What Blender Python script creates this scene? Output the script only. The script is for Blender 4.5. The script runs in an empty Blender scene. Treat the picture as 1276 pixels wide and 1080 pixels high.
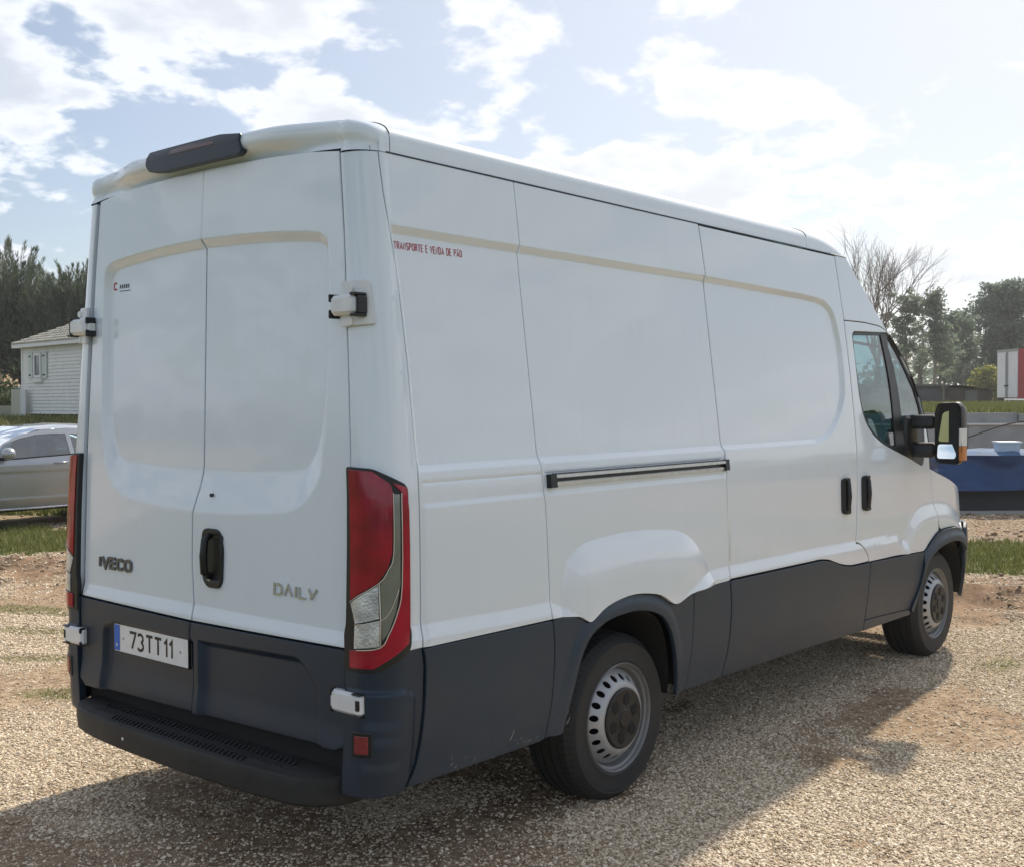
import bpy, math, random
import numpy as np
from mathutils import Vector, Matrix
from mathutils.geometry import delaunay_2d_cdt
random.seed(7); rng = np.random.default_rng(7)
sc = bpy.context.scene
col = sc.collection

# ------------------------------------------------------------------ camera
CAM = np.array([-2.537, -3.7204, 1.658]); YAW, PIT, ROL = 0.70652, -0.02817, -0.00348
fw = np.array([math.cos(PIT)*math.cos(YAW), math.cos(PIT)*math.sin(YAW), math.sin(PIT)])
rt = np.array([math.sin(YAW), -math.cos(YAW), 0.0]); upv = np.cross(rt, fw)
r2 = rt*math.cos(ROL)+upv*math.sin(ROL); u2 = -rt*math.sin(ROL)+upv*math.cos(ROL)
cd = bpy.data.cameras.new('camera'); cam = bpy.data.objects.new('camera', cd); col.objects.link(cam)
cd.sensor_width = 36; cd.lens = 36*1448.0/1276; cd.clip_start = .05; cd.clip_end = 4000
cam.matrix_world = Matrix(((r2[0], u2[0], -fw[0], CAM[0]), (r2[1], u2[1], -fw[1], CAM[1]), (r2[2], u2[2], -fw[2], CAM[2]), (0, 0, 0, 1)))
sc.camera = cam

# ------------------------------------------------------------------ light, sky, exposure
SUN_AZ, SUN_EL = math.radians(12.5), math.radians(38)
sund = np.array([math.cos(SUN_EL)*math.cos(SUN_AZ), math.cos(SUN_EL)*math.sin(SUN_AZ), math.sin(SUN_EL)])
sl = bpy.data.lights.new('sun', 'SUN'); sl.energy = 5.0; sl.angle = math.radians(1.6); sl.color = (1.0, .90, .75)
so = bpy.data.objects.new('sun', sl); col.objects.link(so); so.location = (10, 5, 20)
so.rotation_euler = Vector(sund.tolist()).to_track_quat('Z', 'Y').to_euler()
w = bpy.data.worlds.new('World'); sc.world = w; w.use_nodes = True
N = w.node_tree.nodes; L = w.node_tree.links; N.clear()
def wn(t, **k):
    n = N.new(t)
    for a, b in k.items(): setattr(n, a, b)
    return n
def wm(op, a, b=None, c=None, clamp=False):
    n = N.new('ShaderNodeMath'); n.operation = op; n.use_clamp = clamp
    for i, v in enumerate((a, b, c)):
        if v is None: continue
        if isinstance(v, (int, float)): n.inputs[i].default_value = v
        else: L.new(v, n.inputs[i])
    return n.outputs[0]
def wmix(f, a, b):
    n = N.new('ShaderNodeMix'); n.data_type = 'RGBA'
    for i, v in ((0, f), (6, a), (7, b)):
        if isinstance(v, (tuple, float, int)): n.inputs[i].default_value = v
        else: L.new(v, n.inputs[i])
    return n.outputs[2]
def wramp(v, a, b, smooth=True):
    n = N.new('ShaderNodeMapRange'); n.interpolation_type = 'SMOOTHSTEP' if smooth else 'LINEAR'
    L.new(v, n.inputs[0]); n.inputs[1].default_value = a; n.inputs[2].default_value = b
    return n.outputs[0]
sky = wn('ShaderNodeTexSky', sky_type='NISHITA', sun_disc=False, sun_elevation=SUN_EL, sun_rotation=math.pi/2-SUN_AZ)
sky.altitude = 50; sky.air_density = 1.0; sky.dust_density = 1.0; sky.ozone_density = 2.0
tc = wn('ShaderNodeTexCoord'); sep = wn('ShaderNodeSeparateXYZ'); L.new(tc.outputs['Generated'], sep.inputs[0])
zc = wm('ADD', wm('MAXIMUM', sep.outputs[2], 0.0), .30)
cx = wm('DIVIDE', sep.outputs[0], zc); cy = wm('DIVIDE', sep.outputs[1], zc)
cmb = wn('ShaderNodeCombineXYZ'); L.new(cx, cmb.inputs[0]); L.new(cy, cmb.inputs[1])
def wnoise(sc_, det, rough, dist=0.0, off=(0, 0, 0)):
    mp = wn('ShaderNodeMapping'); L.new(cmb.outputs[0], mp.inputs[0]); mp.inputs['Location'].default_value = off
    n = wn('ShaderNodeTexNoise'); L.new(mp.outputs[0], n.inputs['Vector'])
    n.inputs['Scale'].default_value = sc_; n.inputs['Detail'].default_value = det
    n.inputs['Roughness'].default_value = rough; n.inputs['Distortion'].default_value = dist
    return n.outputs[0]
big = wnoise(1.5, 3, .5, 0, (3.1, 1.7, 0)); mid = wnoise(5.4, 10, .54, .1, (5.3, 2.2, 0)); fine_ = wnoise(12, 8, .55, .1, (1.1, 7.7, 0))
dens = wm('ADD', wm('MULTIPLY', big, .55), wm('ADD', wm('MULTIPLY', mid, .62), wm('MULTIPLY', fine_, .18)))
cloud = wramp(dens, .640, .698)
core = wramp(dens, .69, .80)
sdot = wn('ShaderNodeVectorMath', operation='DOT_PRODUCT'); L.new(tc.outputs['Generated'], sdot.inputs[0]); sdot.inputs[1].default_value = sund.tolist()
glow = wm('POWER', wm('MAXIMUM', sdot.outputs['Value'], 0.0), 3.2)
horiz = wm('POWER', wm('SUBTRACT', 1.0, wm('MAXIMUM', sep.outputs[2], 0.0)), 6.0)
veil = wm('ADD', wm('MULTIPLY', glow, .80), wm('ADD', wm('MULTIPLY', horiz, .20), .0), clamp=True)
skyc = wmix(veil, sky.outputs[0], (8.3, 8.6, 9.4, 1))
ccol = wmix(wm('MULTIPLY', core, wm('SUBTRACT', 1.0, wm('MULTIPLY', glow, .35))), (9.4, 9.9, 10.7, 1), (5.6, 6.3, 7.6, 1))
ccol2 = wmix(glow, ccol, (9.75, 9.75, 9.7, 1))
fin = wmix(wm('MULTIPLY', cloud, .93), skyc, ccol2)
bg = wn('ShaderNodeBackground'); bg.inputs[1].default_value = .082; L.new(fin, bg.inputs[0])
wo = wn('ShaderNodeOutputWorld'); L.new(bg.outputs[0], wo.inputs[0])
sc.view_settings.view_transform = 'Standard'; sc.view_settings.look = 'None'
sc.view_settings.exposure = .38; sc.view_settings.gamma = 1; sc.view_settings.use_curve_mapping = False

# ------------------------------------------------------------------ materials
def mat(name, color, rough=.5, metal=0.0, coat=0.0, noise=0.0, nscale=8.0, bump=0.0, bscale=200.0, trans=0.0, spec=.5, dirt=None, ior=1.45, alpha=1.0):
    m = bpy.data.materials.new(name); m.use_nodes = True
    nt = m.node_tree; b = nt.nodes['Principled BSDF']
    c4 = (*color, 1)
    b.inputs['Base Color'].default_value = c4; b.inputs['Roughness'].default_value = rough; b.inputs['Metallic'].default_value = metal
    b.inputs['Coat Weight'].default_value = coat; b.inputs['Coat Roughness'].default_value = .04
    b.inputs['Transmission Weight'].default_value = trans; b.inputs['Specular IOR Level'].default_value = spec; b.inputs['IOR'].default_value = ior
    tcn = nt.nodes.new('ShaderNodeTexCoord'); last = None
    if noise > 0:
        n = nt.nodes.new('ShaderNodeTexNoise'); n.inputs['Scale'].default_value = nscale; n.inputs['Detail'].default_value = 8
        nt.links.new(tcn.outputs['Object'], n.inputs['Vector'])
        mr = nt.nodes.new('ShaderNodeMapRange'); nt.links.new(n.outputs[0], mr.inputs[0])
        mr.inputs[1].default_value = .3; mr.inputs[2].default_value = .7; mr.inputs[3].default_value = 1-noise; mr.inputs[4].default_value = 1+noise
        hs = nt.nodes.new('ShaderNodeHueSaturation'); hs.inputs['Color'].default_value = c4; nt.links.new(mr.outputs[0], hs.inputs['Value'])
        nt.links.new(hs.outputs[0], b.inputs['Base Color']); last = hs.outputs[0]
        rr = nt.nodes.new('ShaderNodeMapRange'); nt.links.new(n.outputs[0], rr.inputs[0]); rr.inputs[1].default_value = .3; rr.inputs[2].default_value = .7
        rr.inputs[3].default_value = max(.02, rough-.03); rr.inputs[4].default_value = min(1, rough+.04); nt.links.new(rr.outputs[0], b.inputs['Roughness'])
    if dirt:
        z0, z1, dc, amt = dirt      # dust film that thickens below z0
        sp = nt.nodes.new('ShaderNodeSeparateXYZ'); nt.links.new(tcn.outputs['Object'], sp.inputs[0])
        n2 = nt.nodes.new('ShaderNodeTexNoise'); n2.inputs['Scale'].default_value = 5; n2.inputs['Detail'].default_value = 10; n2.inputs['Roughness'].default_value = .7
        nt.links.new(tcn.outputs['Object'], n2.inputs['Vector'])
        m1 = nt.nodes.new('ShaderNodeMapRange'); nt.links.new(sp.outputs[2], m1.inputs[0]); m1.inputs[1].default_value = z1; m1.inputs[2].default_value = z0; m1.inputs[3].default_value = 0; m1.inputs[4].default_value = 1
        m2 = nt.nodes.new('ShaderNodeMapRange'); nt.links.new(n2.outputs[0], m2.inputs[0]); m2.inputs[1].default_value = .25; m2.inputs[2].default_value = .80
        mu = nt.nodes.new('ShaderNodeMath'); mu.operation = 'MULTIPLY'; nt.links.new(m1.outputs[0], mu.inputs[0]); nt.links.new(m2.outputs[0], mu.inputs[1])
        mu2 = nt.nodes.new('ShaderNodeMath'); mu2.operation = 'MULTIPLY'; nt.links.new(mu.outputs[0], mu2.inputs[0]); mu2.inputs[1].default_value = amt
        mx = nt.nodes.new('ShaderNodeMix'); mx.data_type = 'RGBA'; nt.links.new(mu2.outputs[0], mx.inputs[0])
        if last: nt.links.new(last, mx.inputs[6])
        else: mx.inputs[6].default_value = c4
        mx.inputs[7].default_value = (*dc, 1); nt.links.new(mx.outputs[2], b.inputs['Base Color'])
    if name == 'white_paint':      # faint vertical run-off streaks
        mpn = nt.nodes.new('ShaderNodeMapping'); mpn.inputs['Scale'].default_value = (9, 9, .55); nt.links.new(tcn.outputs['Object'], mpn.inputs[0])
        ns = nt.nodes.new('ShaderNodeTexNoise'); ns.inputs['Scale'].default_value = 3; ns.inputs['Detail'].default_value = 6; nt.links.new(mpn.outputs[0], ns.inputs['Vector'])
        ms = nt.nodes.new('ShaderNodeMapRange'); nt.links.new(ns.outputs[0], ms.inputs[0]); ms.inputs[1].default_value = .52; ms.inputs[2].default_value = .75; ms.inputs[4].default_value = .05
        src = b.inputs['Base Color'].links[0].from_socket; mz = nt.nodes.new('ShaderNodeMix'); mz.data_type = 'RGBA'; nt.links.new(ms.outputs[0], mz.inputs[0]); nt.links.new(src, mz.inputs[6]); mz.inputs[7].default_value = (.46, .45, .42, 1); nt.links.new(mz.outputs[2], b.inputs['Base Color'])
    if bump > 0:
        n3 = nt.nodes.new('ShaderNodeTexNoise'); n3.inputs['Scale'].default_value = bscale; n3.inputs['Detail'].default_value = 3
        nt.links.new(tcn.outputs['Object'], n3.inputs['Vector'])
        bp = nt.nodes.new('ShaderNodeBump'); bp.inputs['Strength'].default_value = bump; bp.inputs['Distance'].default_value = .004
        nt.links.new(n3.outputs[0], bp.inputs['Height']); nt.links.new(bp.outputs[0], b.inputs['Normal'])
    return m
M = {}
M['white'] = mat('white_paint', (.72, .785, .86), .18, 0, .8, .012, .8, dirt=(.35, 1.5, (.42, .40, .36), .14))
M['clad'] = mat('grey_plastic', (.012, .030, .056), .33, 0, 0, .10, 3, .25, 700, dirt=(.30, .85, (.10, .098, .095), .50))
M['clad_rear'] = mat('grey_plastic_rear', (.011, .025, .046), .35, 0, 0, .10, 4, .25, 700, dirt=(.30, .7, (.10, .09, .08), .4))
M['black'] = mat('black_plastic', (.012, .013, .015), .38, 0, 0, .1, 20)
M['step'] = mat('step_plastic', (.009, .010, .012), .6, 0, 0, .25, 14, .5, 400, dirt=(.3, .6, (.12, .11, .09), .35))
M['dark'] = mat('dark_inside', (.010, .010, .011), .8)
M['rubber'] = mat('tyre_rubber', (.015, .017, .020), .62, 0, 0, .15, 12, .2, 120, dirt=(0, .4, (.07, .062, .05), .3))
M['tread'] = M['rubber']
M['steel'] = mat('silver_steel', (.44, .46, .49), .45, .45, 0, .08, 20, dirt=(.1, .8, (.2, .18, .16), .35))
M['rim'] = mat('dark_rim_steel', (.19, .20, .21), .45, .4, 0, .1, 20, dirt=(.1, .8, (.12, .11, .10), .4))
M['chrome'] = mat('chrome', (.55, .55, .57), .25, .8, 0, .05, 30)
M['alu'] = mat('aluminium_rail', (.55, .55, .54), .3, .9, 0, .1, 30)
M['redlens'] = mat('red_lens', (.27, .0, .020), .08, 0, .4, .35, 9, .10, 30)
M['redlens2'] = mat('red_lens_deep', (.32, .0, .026), .08, 0, .4, .3, 9, .08, 30)
M['clearlens'] = mat('clear_lens', (.55, .57, .60), .12, .55, 1, .35, 22, .8, 130)
M['greylens'] = mat('grey_lens', (.20, .21, .20), .12, .3, 1, .1, 14)
M['lensline'] = mat('pale_lens_edge', (.62, .56, .46), .3, 0, 1)
M['redref'] = mat('red_reflector', (.22, .018, .018), .25, 0, .5, .15, 60, .5, 500)
M['redtext'] = mat('red_lettering', (.42, .03, .05), .5)
M['plate'] = mat('plate_white', (.74, .75, .76), .35, 0, .3, .04, 30)
M['plateblue'] = mat('plate_blue', (.02, .13, .55), .4)
M['glyph'] = mat('black_lettering', (.012, .012, .013), .45)
M['mirrorglass'] = mat('mirror_glass', (.80, .83, .86), .02, 1.0)
M['orange'] = mat('orange_lens', (.50, .17, .05), .15, 0, 1)
M['hingewhite'] = mat('hinge_white', (.70, .71, .72), .35, 0, .4, .06, 20)
M['seat'] = mat('seat_fabric', (.03, .033, .04), .9, 0, 0, .2, 40)
M['dash'] = mat('dashboard_plastic', (.03, .03, .033), .6)
M['paper'] = mat('dash_label', (.7, .7, .68), .7)
def glass_mat(name, tint, refl=.0):
    m = bpy.data.materials.new(name); m.use_nodes = True; nt = m.node_tree; nt.nodes.clear()
    o = nt.nodes.new('ShaderNodeOutputMaterial'); mx = nt.nodes.new('ShaderNodeMixShader')
    tr = nt.nodes.new('ShaderNodeBsdfTransparent'); tr.inputs[0].default_value = (*tint, 1)
    gl = nt.nodes.new('ShaderNodeBsdfGlossy'); gl.inputs['Roughness'].default_value = .01; gl.inputs[0].default_value = (.95, .98, 1, 1)
    fr = nt.nodes.new('ShaderNodeFresnel'); fr.inputs[0].default_value = 1.52
    ad = nt.nodes.new('ShaderNodeMath'); ad.operation = 'MULTIPLY_ADD'; ad.use_clamp = True
    ad.inputs[1].default_value = 1.5; ad.inputs[2].default_value = refl; nt.links.new(fr.outputs[0], ad.inputs[0])
    nt.links.new(ad.outputs[0], mx.inputs[0]); nt.links.new(tr.outputs[0], mx.inputs[1]); nt.links.new(gl.outputs[0], mx.inputs[2])
    nt.links.new(mx.outputs[0], o.inputs[0]); return m
M['glass'] = glass_mat('window_glass', (.36, .54, .56)); M['carglass'] = glass_mat('tinted_car_glass', (.28, .36, .40), .1)

# ------------------------------------------------------------------ helpers
ROOTW = {}
def thing(name, label, cat, loc=(0, 0, 0), rz=0.0, group=None):
    o = bpy.data.objects.new(name, None); col.objects.link(o); o.location = loc; o.rotation_euler = (0, 0, rz); o.empty_display_size = .3
    o['label'] = label; o['category'] = cat
    if group: o['group'] = group
    ROOTW[o.name] = np.array(loc, float)
    return o
def tag(o, label=None, cat=None, group=None, kind=None):
    for k, v in (('label', label), ('category', cat), ('group', group), ('kind', kind)):
        if v: o[k] = v
    return o
def origin(o):
    p = np.zeros(3)
    while o is not None:
        p = p + np.array(o.location); o = o.parent
    return p
def obj(name, V, F, m, parent=None, smooth=False, normals=None, local=False, kind=None, loc=None):
    """V in world coordinates (or in the parent's frame when local=True)."""
    V = np.asarray(V, float)
    if parent is not None and not local: V = V-origin(parent)
    c = np.zeros(3)
    if loc is not None: c = np.asarray(loc, float); V = V-c
    me = bpy.data.meshes.new(name); me.from_pydata(V.tolist(), [], [tuple(int(i) for i in f) for f in F])
    me.materials.append(m)
    if smooth or normals is not None: me.polygons.foreach_set('use_smooth', [True]*len(me.polygons))
    me.update()
    if normals is not None: me.normals_split_custom_set_from_vertices([tuple(n) for n in np.asarray(normals).tolist()])
    o = bpy.data.objects.new(name, me); col.objects.link(o); o.location = c
    if parent is not None: o.parent = parent
    if kind: o['kind'] = kind
    return o
def tri_obj(name, V, T, m, parent=None, local=False, kind=None, smooth=False):
    V = np.asarray(V, np.float32)
    if parent is not None and not local: V = V-origin(parent).astype(np.float32)
    me = bpy.data.meshes.new(name); T = np.asarray(T, np.int32); k = T.shape[1]
    me.vertices.add(len(V)); me.vertices.foreach_set('co', V.ravel())
    me.loops.add(T.size); me.loops.foreach_set('vertex_index', T.ravel())
    me.polygons.add(len(T)); me.polygons.foreach_set('loop_start', np.arange(0, T.size, k, dtype=np.int32))
    me.polygons.foreach_set('loop_total', np.full(len(T), k, np.int32))
    if smooth: me.polygons.foreach_set('use_smooth', np.ones(len(T), bool))
    me.update(calc_edges=True); me.validate(); me.materials.append(m)
    o = bpy.data.objects.new(name, me); col.objects.link(o)
    if parent is not None: o.parent = parent
    if kind: o['kind'] = kind
    return o
class MB:
    def __init__(s): s.v = []; s.f = []
    def add(s, V, F):
        b = len(s.v); s.v += [tuple(map(float, p)) for p in V]; s.f += [tuple(i+b for i in f) for f in F]; return s
    def box(s, lo, hi, bev=0.0, R=None):
        x0, y0, z0 = lo; x1, y1, z1 = hi; b = min(bev, (x1-x0)*.49, (y1-y0)*.49, (z1-z0)*.49)
        if b <= 0:
            V = [(x, y, z) for x in (x0, x1) for y in (y0, y1) for z in (z0, z1)]
            F = [(0, 1, 3, 2), (4, 6, 7, 5), (0, 4, 5, 1), (2, 3, 7, 6), (0, 2, 6, 4), (1, 5, 7, 3)]
        else:
            V = []; idx = {}
            for ix in (0, 1):
                for iy in (0, 1):
                    for iz in (0, 1):
                        for ax in range(3):
                            p = [(x0+b, x1-b)[ix], (y0+b, y1-b)[iy], (z0+b, z1-b)[iz]]
                            p[ax] = ((x0, x1)[ix], (y0, y1)[iy], (z0, z1)[iz])[ax]
                            idx[ix, iy, iz, ax] = len(V); V.append(p)
            F = []
            g = lambda i, j, k, a: idx[i, j, k, a]
            for i in (0, 1):
                q = [g(i, 0, 0, 0), g(i, 1, 0, 0), g(i, 1, 1, 0), g(i, 0, 1, 0)]; F.append(q if i else q[::-1])
                q = [g(0, i, 0, 1), g(0, i, 1, 1), g(1, i, 1, 1), g(1, i, 0, 1)]; F.append(q if i else q[::-1])
                q = [g(0, 0, i, 2), g(1, 0, i, 2), g(1, 1, i, 2), g(0, 1, i, 2)]; F.append(q if i else q[::-1])
            for i in (0, 1):
                for j in (0, 1):
                    F.append([g(i, j, 0, 0), g(i, j, 0, 1), g(i, j, 1, 1), g(i, j, 1, 0)])
                    F.append([g(i, 0, j, 0), g(i, 0, j, 2), g(i, 1, j, 2), g(i, 1, j, 0)])
                    F.append([g(0, i, j, 1), g(0, i, j, 2), g(1, i, j, 2), g(1, i, j, 1)])
                    for k in (0, 1): F.append([g(i, j, k, 0), g(i, j, k, 1), g(i, j, k, 2)])
        if R is not None: V = [R(*p) for p in V]
        return s.add(V, F)
    def tube(s, pts, rad, n=8, cap=True):
        pts = [np.array(p, float) for p in pts]; m = len(pts)
        if not hasattr(rad, '__len__'): rad = [rad]*m
        V = []; a = None
        for i, p in enumerate(pts):
            t = pts[min(i+1, m-1)]-pts[max(i-1, 0)]; t = t/(np.linalg.norm(t)+1e-9)
            if a is None: a = np.array([0, 0, 1.]) if abs(t[2]) < .9 else np.array([1., 0, 0])
            a = a-t*(a@t); a /= (np.linalg.norm(a)+1e-9); b = np.cross(t, a)
            for k in range(n):
                th = 2*math.pi*k/n; V.append(p+rad[i]*(a*math.cos(th)+b*math.sin(th)))
        F = [(i*n+k, i*n+(k+1) % n, (i+1)*n+(k+1) % n, (i+1)*n+k) for i in range(m-1) for k in range(n)]
        if cap: F += [tuple(range(n))[::-1], tuple((m-1)*n+k for k in range(n))]
        return s.add(V, F)
    def lathe(s, prof, c, n=48, a0=0, axis='y', sgn=-1):
        """prof = [(radius, offset)], turned about the y axis through c; offset towards sgn*y"""
        V = []
        for r, o in prof:
            for k in range(n):
                th = 2*math.pi*k/n+a0
                V.append((c[0]+r*math.cos(th), c[1]+sgn*o, c[2]+r*math.sin(th)))
        F = []
        for i in range(len(prof)-1):
            for k in range(n):
                q = (i*n+k, i*n+(k+1) % n, (i+1)*n+(k+1) % n, (i+1)*n+k); F.append(q if sgn < 0 else q[::-1])
        return s.add(V, F)
    def prism(s, poly, f0, f1):
        n = len(poly); V = [f0(*p) for p in poly]+[f1(*p) for p in poly]
        F = [tuple(range(n))[::-1], tuple(range(n, 2*n))]+[(i, (i+1) % n, n+(i+1) % n, n+i) for i in range(n)]
        return s.add(V, F)
    def build(s, name, m, parent=None, smooth=False, local=False, kind=None, auto=None):
        o = obj(name, s.v, s.f, m, parent, smooth, None, local, kind)
        if auto is not None:
            o.data.polygons.foreach_set('use_smooth', [True]*len(o.data.polygons))
            o.data.set_sharp_from_angle(angle=math.radians(auto))
        return o
def copy_tree(o, parent=None):
    c = o.copy(); col.objects.link(c); c.parent = parent
    for ch in list(o.children): copy_tree(ch, c)
    return c

# value noise
_P = rng.random((256, 256))
def vnoise(x, y):
    xi = np.floor(x).astype(int); yi = np.floor(y).astype(int); fx = x-xi; fy = y-yi
    fx = fx*fx*(3-2*fx); fy = fy*fy*(3-2*fy); g = lambda a, b: _P[a & 255, b & 255]
    return (g(xi, yi)*(1-fx)+g(xi+1, yi)*fx)*(1-fy)+(g(xi, yi+1)*(1-fx)+g(xi+1, yi+1)*fx)*fy
def fbm(x, y, s, o=5):
    r = 0; a = .5; t = 0
    for i in range(o):
        r = r+a*vnoise(x*s+17.3*i, y*s+9.1*i); t += a; s *= 2.03; a *= .5
    return r/t
def sstep(t):
    t = np.clip(t, 0, 1); return t*t*(3-2*t)

# ------------------------------------------------------------------ curved sheet-metal panels
def sm(pts, k=6):
    """smooth open curve through points"""
    P = np.array(pts, float); P = np.vstack([2*P[0]-P[1], P, 2*P[-1]-P[-2]]); out = []
    for i in range(1, len(P)-2):
        for j in range(k):
            t = j/k; a, b, c, d = P[i-1], P[i], P[i+1], P[i+2]
            out.append(tuple(.5*((2*b)+(-a+c)*t+(2*a-5*b+4*c-d)*t*t+(-a+3*b-3*c+d)*t**3)))
    out.append(tuple(P[-2])); return out
def rnd(poly, r, k=4):
    """fillet every corner"""
    P = [np.array(p, float) for p in poly]; n = len(P); out = []
    for i in range(n):
        a, b, c = P[i-1], P[i], P[(i+1) % n]; rr = r[i] if hasattr(r, '__len__') else r
        if rr <= 0: out.append(tuple(b)); continue
        d1 = np.linalg.norm(a-b); d2 = np.linalg.norm(c-b); q = min(rr, d1*.48, d2*.48)
        p0 = b+(a-b)/d1*q; p1 = b+(c-b)/d2*q
        for j in range(k+1):
            t = j/k; out.append(tuple((1-t)**2*p0+2*t*(1-t)*b+t*t*p1))
    return out
def area(P): x, y = P[:, 0], P[:, 1]; return .5*np.sum(x*np.roll(y, -1)-np.roll(x, -1)*y)
def resamp(P, step):
    out = []
    for i in range(len(P)):
        a = P[i]; b = P[(i+1) % len(P)]; n = max(1, int(np.ceil(np.linalg.norm(b-a)/step)))
        for j in range(n): out.append(a+(b-a)*j/n)
    return np.array(out)
def inset(P, d):
    """move a CCW polygon inwards by d"""
    a = np.roll(P, 1, 0); b = np.roll(P, -1, 0)
    e1 = P-a; e1 /= np.linalg.norm(e1, axis=1, keepdims=True)+1e-12; e2 = b-P; e2 /= np.linalg.norm(e2, axis=1, keepdims=True)+1e-12
    n1 = np.stack([-e1[:, 1], e1[:, 0]], 1); n2 = np.stack([-e2[:, 1], e2[:, 0]], 1)
    m = n1+n2; l = np.maximum((m*m).sum(1), .5); return P+d*2*m/l[:, None]
def dedupe(P):
    P = np.asarray(P, float); keep = np.linalg.norm(P-np.roll(P, 1, 0), axis=1) > 1e-5; return P[keep]
def inpoly(X, Y, P):
    r = np.zeros(X.shape, bool)
    for i in range(len(P)):
        x0, y0 = P[i-1]; x1, y1 = P[i]
        if y0 == y1: continue
        c = ((y0 > Y) != (y1 > Y)) & (X < (x1-x0)*(Y-y0)/(y1-y0)+x0); r ^= c
    return r
def pdist(X, Y, P, closed=True):
    d = np.full(X.shape, 1e9)
    for i in range(0 if closed else 1, len(P)):
        a = P[i-1]; b = P[i]; e = (b[0]-a[0], b[1]-a[1]); l = e[0]**2+e[1]**2+1e-15
        t = np.clip(((X-a[0])*e[0]+(Y-a[1])*e[1])/l, 0, 1)
        d = np.minimum(d, (X-a[0]-t*e[0])**2+(Y-a[1]-t*e[1])**2)
    return np.sqrt(d)
def sdf(X, Y, P):
    d = pdist(X, Y, P); return np.where(inpoly(X, Y, P), d, -d)
def omap(base, h=None):
    """surface map with relief h; returns (points, normals)"""
    def f(u, v):
        u = np.asarray(u, float); v = np.asarray(v, float); e = .0008
        def q(a, b):
            P = base(a, b)
            if h is None: return P
            du = base(a+e, b)-base(a-e, b); dv = base(a, b+e)-base(a, b-e)
            n = np.cross(du, dv); n /= np.linalg.norm(n, axis=-1, keepdims=True)+1e-12
            return P+n*np.asarray(h(a, b))[..., None]
        P = q(u, v); n = np.cross(q(u+e, v)-q(u-e, v), q(u, v+e)-q(u, v-e)); n /= np.linalg.norm(n, axis=-1, keepdims=True)+1e-12
        return P, n
    return f
def plus(h, c): return (lambda u, v: h(u, v)+c) if h is not None else (lambda u, v: np.zeros_like(u)+c)
def panel(name, outline, fmap, m, parent, holes=(), gap=.0022, bev=.003, depth=.02, fine=.014, mult=5, tol=.00025, mirror=False, both=False, lines=()):
    out = dedupe(outline)
    if area(out) < 0: out = out[::-1].copy()
    hs = []
    for h in holes:
        h = dedupe(h)
        if area(h) > 0: h = h[::-1].copy()
        hs.append(h)
    loops = [out]+hs
    A = [resamp(inset(p, gap), .03) for p in loops]
    B = [inset(a, bev) for a in A]
    lo = B[0].min(0); hi = B[0].max(0)
    gx, gy = np.meshgrid(np.arange(math.floor(lo[0]/fine)*fine, hi[0], fine), np.arange(math.floor(lo[1]/fine)*fine, hi[1], fine), indexing='ij')
    ii = np.round(gx/fine).astype(int); jj = np.round(gy/fine).astype(int)
    ins = inpoly(gx, gy, B[0])
    for b in B[1:]: ins &= ~inpoly(gx, gy, b)
    cand = ins & (ii % mult == 0) & (jj % mult == 0)
    gxi, gyi = gx[ins], gy[ins]
    def Pm(a, b): return fmap(a, b)[0]
    P0 = Pm(gxi, gyi)
    c1 = np.linalg.norm(Pm(gxi+fine, gyi)+Pm(gxi-fine, gyi)-2*P0, axis=1); c2 = np.linalg.norm(Pm(gxi, gyi+fine)+Pm(gxi, gyi-fine)-2*P0, axis=1)
    sel = np.maximum(c1, c2) > tol
    use = cand[ins] | sel
    gxi, gyi = gxi[use], gyi[use]
    dmin = np.full(gxi.shape, 1e9)
    for b in B: dmin = np.minimum(dmin, pdist(gxi, gyi, b))
    LP = []
    for ln in lines:
        op = isinstance(ln, tuple); ln = np.asarray(ln, float); q = resamp(ln, .015)
        if op: q = q[:1+int(np.argmin(np.hypot(*(q-ln[-1]).T)))]
        okq = inpoly(q[:, 0], q[:, 1], B[0]); dq = np.full(len(q), 1e9)
        for b in B: dq = np.minimum(dq, pdist(q[:, 0], q[:, 1], b))
        for b in B[1:]: okq &= ~inpoly(q[:, 0], q[:, 1], b)
        okq &= dq > .0025
        if op: okq[-1] = False
        if okq.any(): LP.append((q, okq)); dmin = np.minimum(dmin, pdist(gxi, gyi, q, not op)/(.4 if len(lines) > 6 else 1))
    k = dmin > fine*.5; gxi, gyi = gxi[k], gyi[k]
    lp = [q[o_] for q, o_ in LP]
    pts = np.vstack(B+[np.stack([gxi, gyi], 1)]+lp); edges = []; s = 0
    for b in B:
        n = len(b); edges += [(s+i, s+(i+1) % n) for i in range(n)]; s += n
    s += len(gxi)
    for q, o_ in LP:
        ix = np.cumsum(o_)-1; nq = len(q)
        edges += [(s+int(ix[i]), s+int(ix[(i+1) % nq])) for i in range(nq) if o_[i] and o_[(i+1) % nq] and ix[i] != ix[(i+1) % nq]]
        s += int(o_.sum())
    r = delaunay_2d_cdt([Vector(p) for p in pts.tolist()], edges, [], 0, 1e-7)
    V2 = np.array([tuple(p) for p in r[0]]); F = np.array([tuple(f) for f in r[2]])
    cc = V2[F].mean(1); ok = inpoly(cc[:, 0], cc[:, 1], B[0])
    for b in B[1:]: ok &= ~inpoly(cc[:, 0], cc[:, 1], b)
    F = F[ok]
    a = V2[F]; ar = (a[:, 1, 0]-a[:, 0, 0])*(a[:, 2, 1]-a[:, 0, 1])-(a[:, 2, 0]-a[:, 0, 0])*(a[:, 1, 1]-a[:, 0, 1])
    F[ar < 0] = F[ar < 0][:, ::-1]
    V, Nn = fmap(V2[:, 0], V2[:, 1]); V = list(V); Nn = list(Nn); F = [tuple(f) for f in F]
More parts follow.
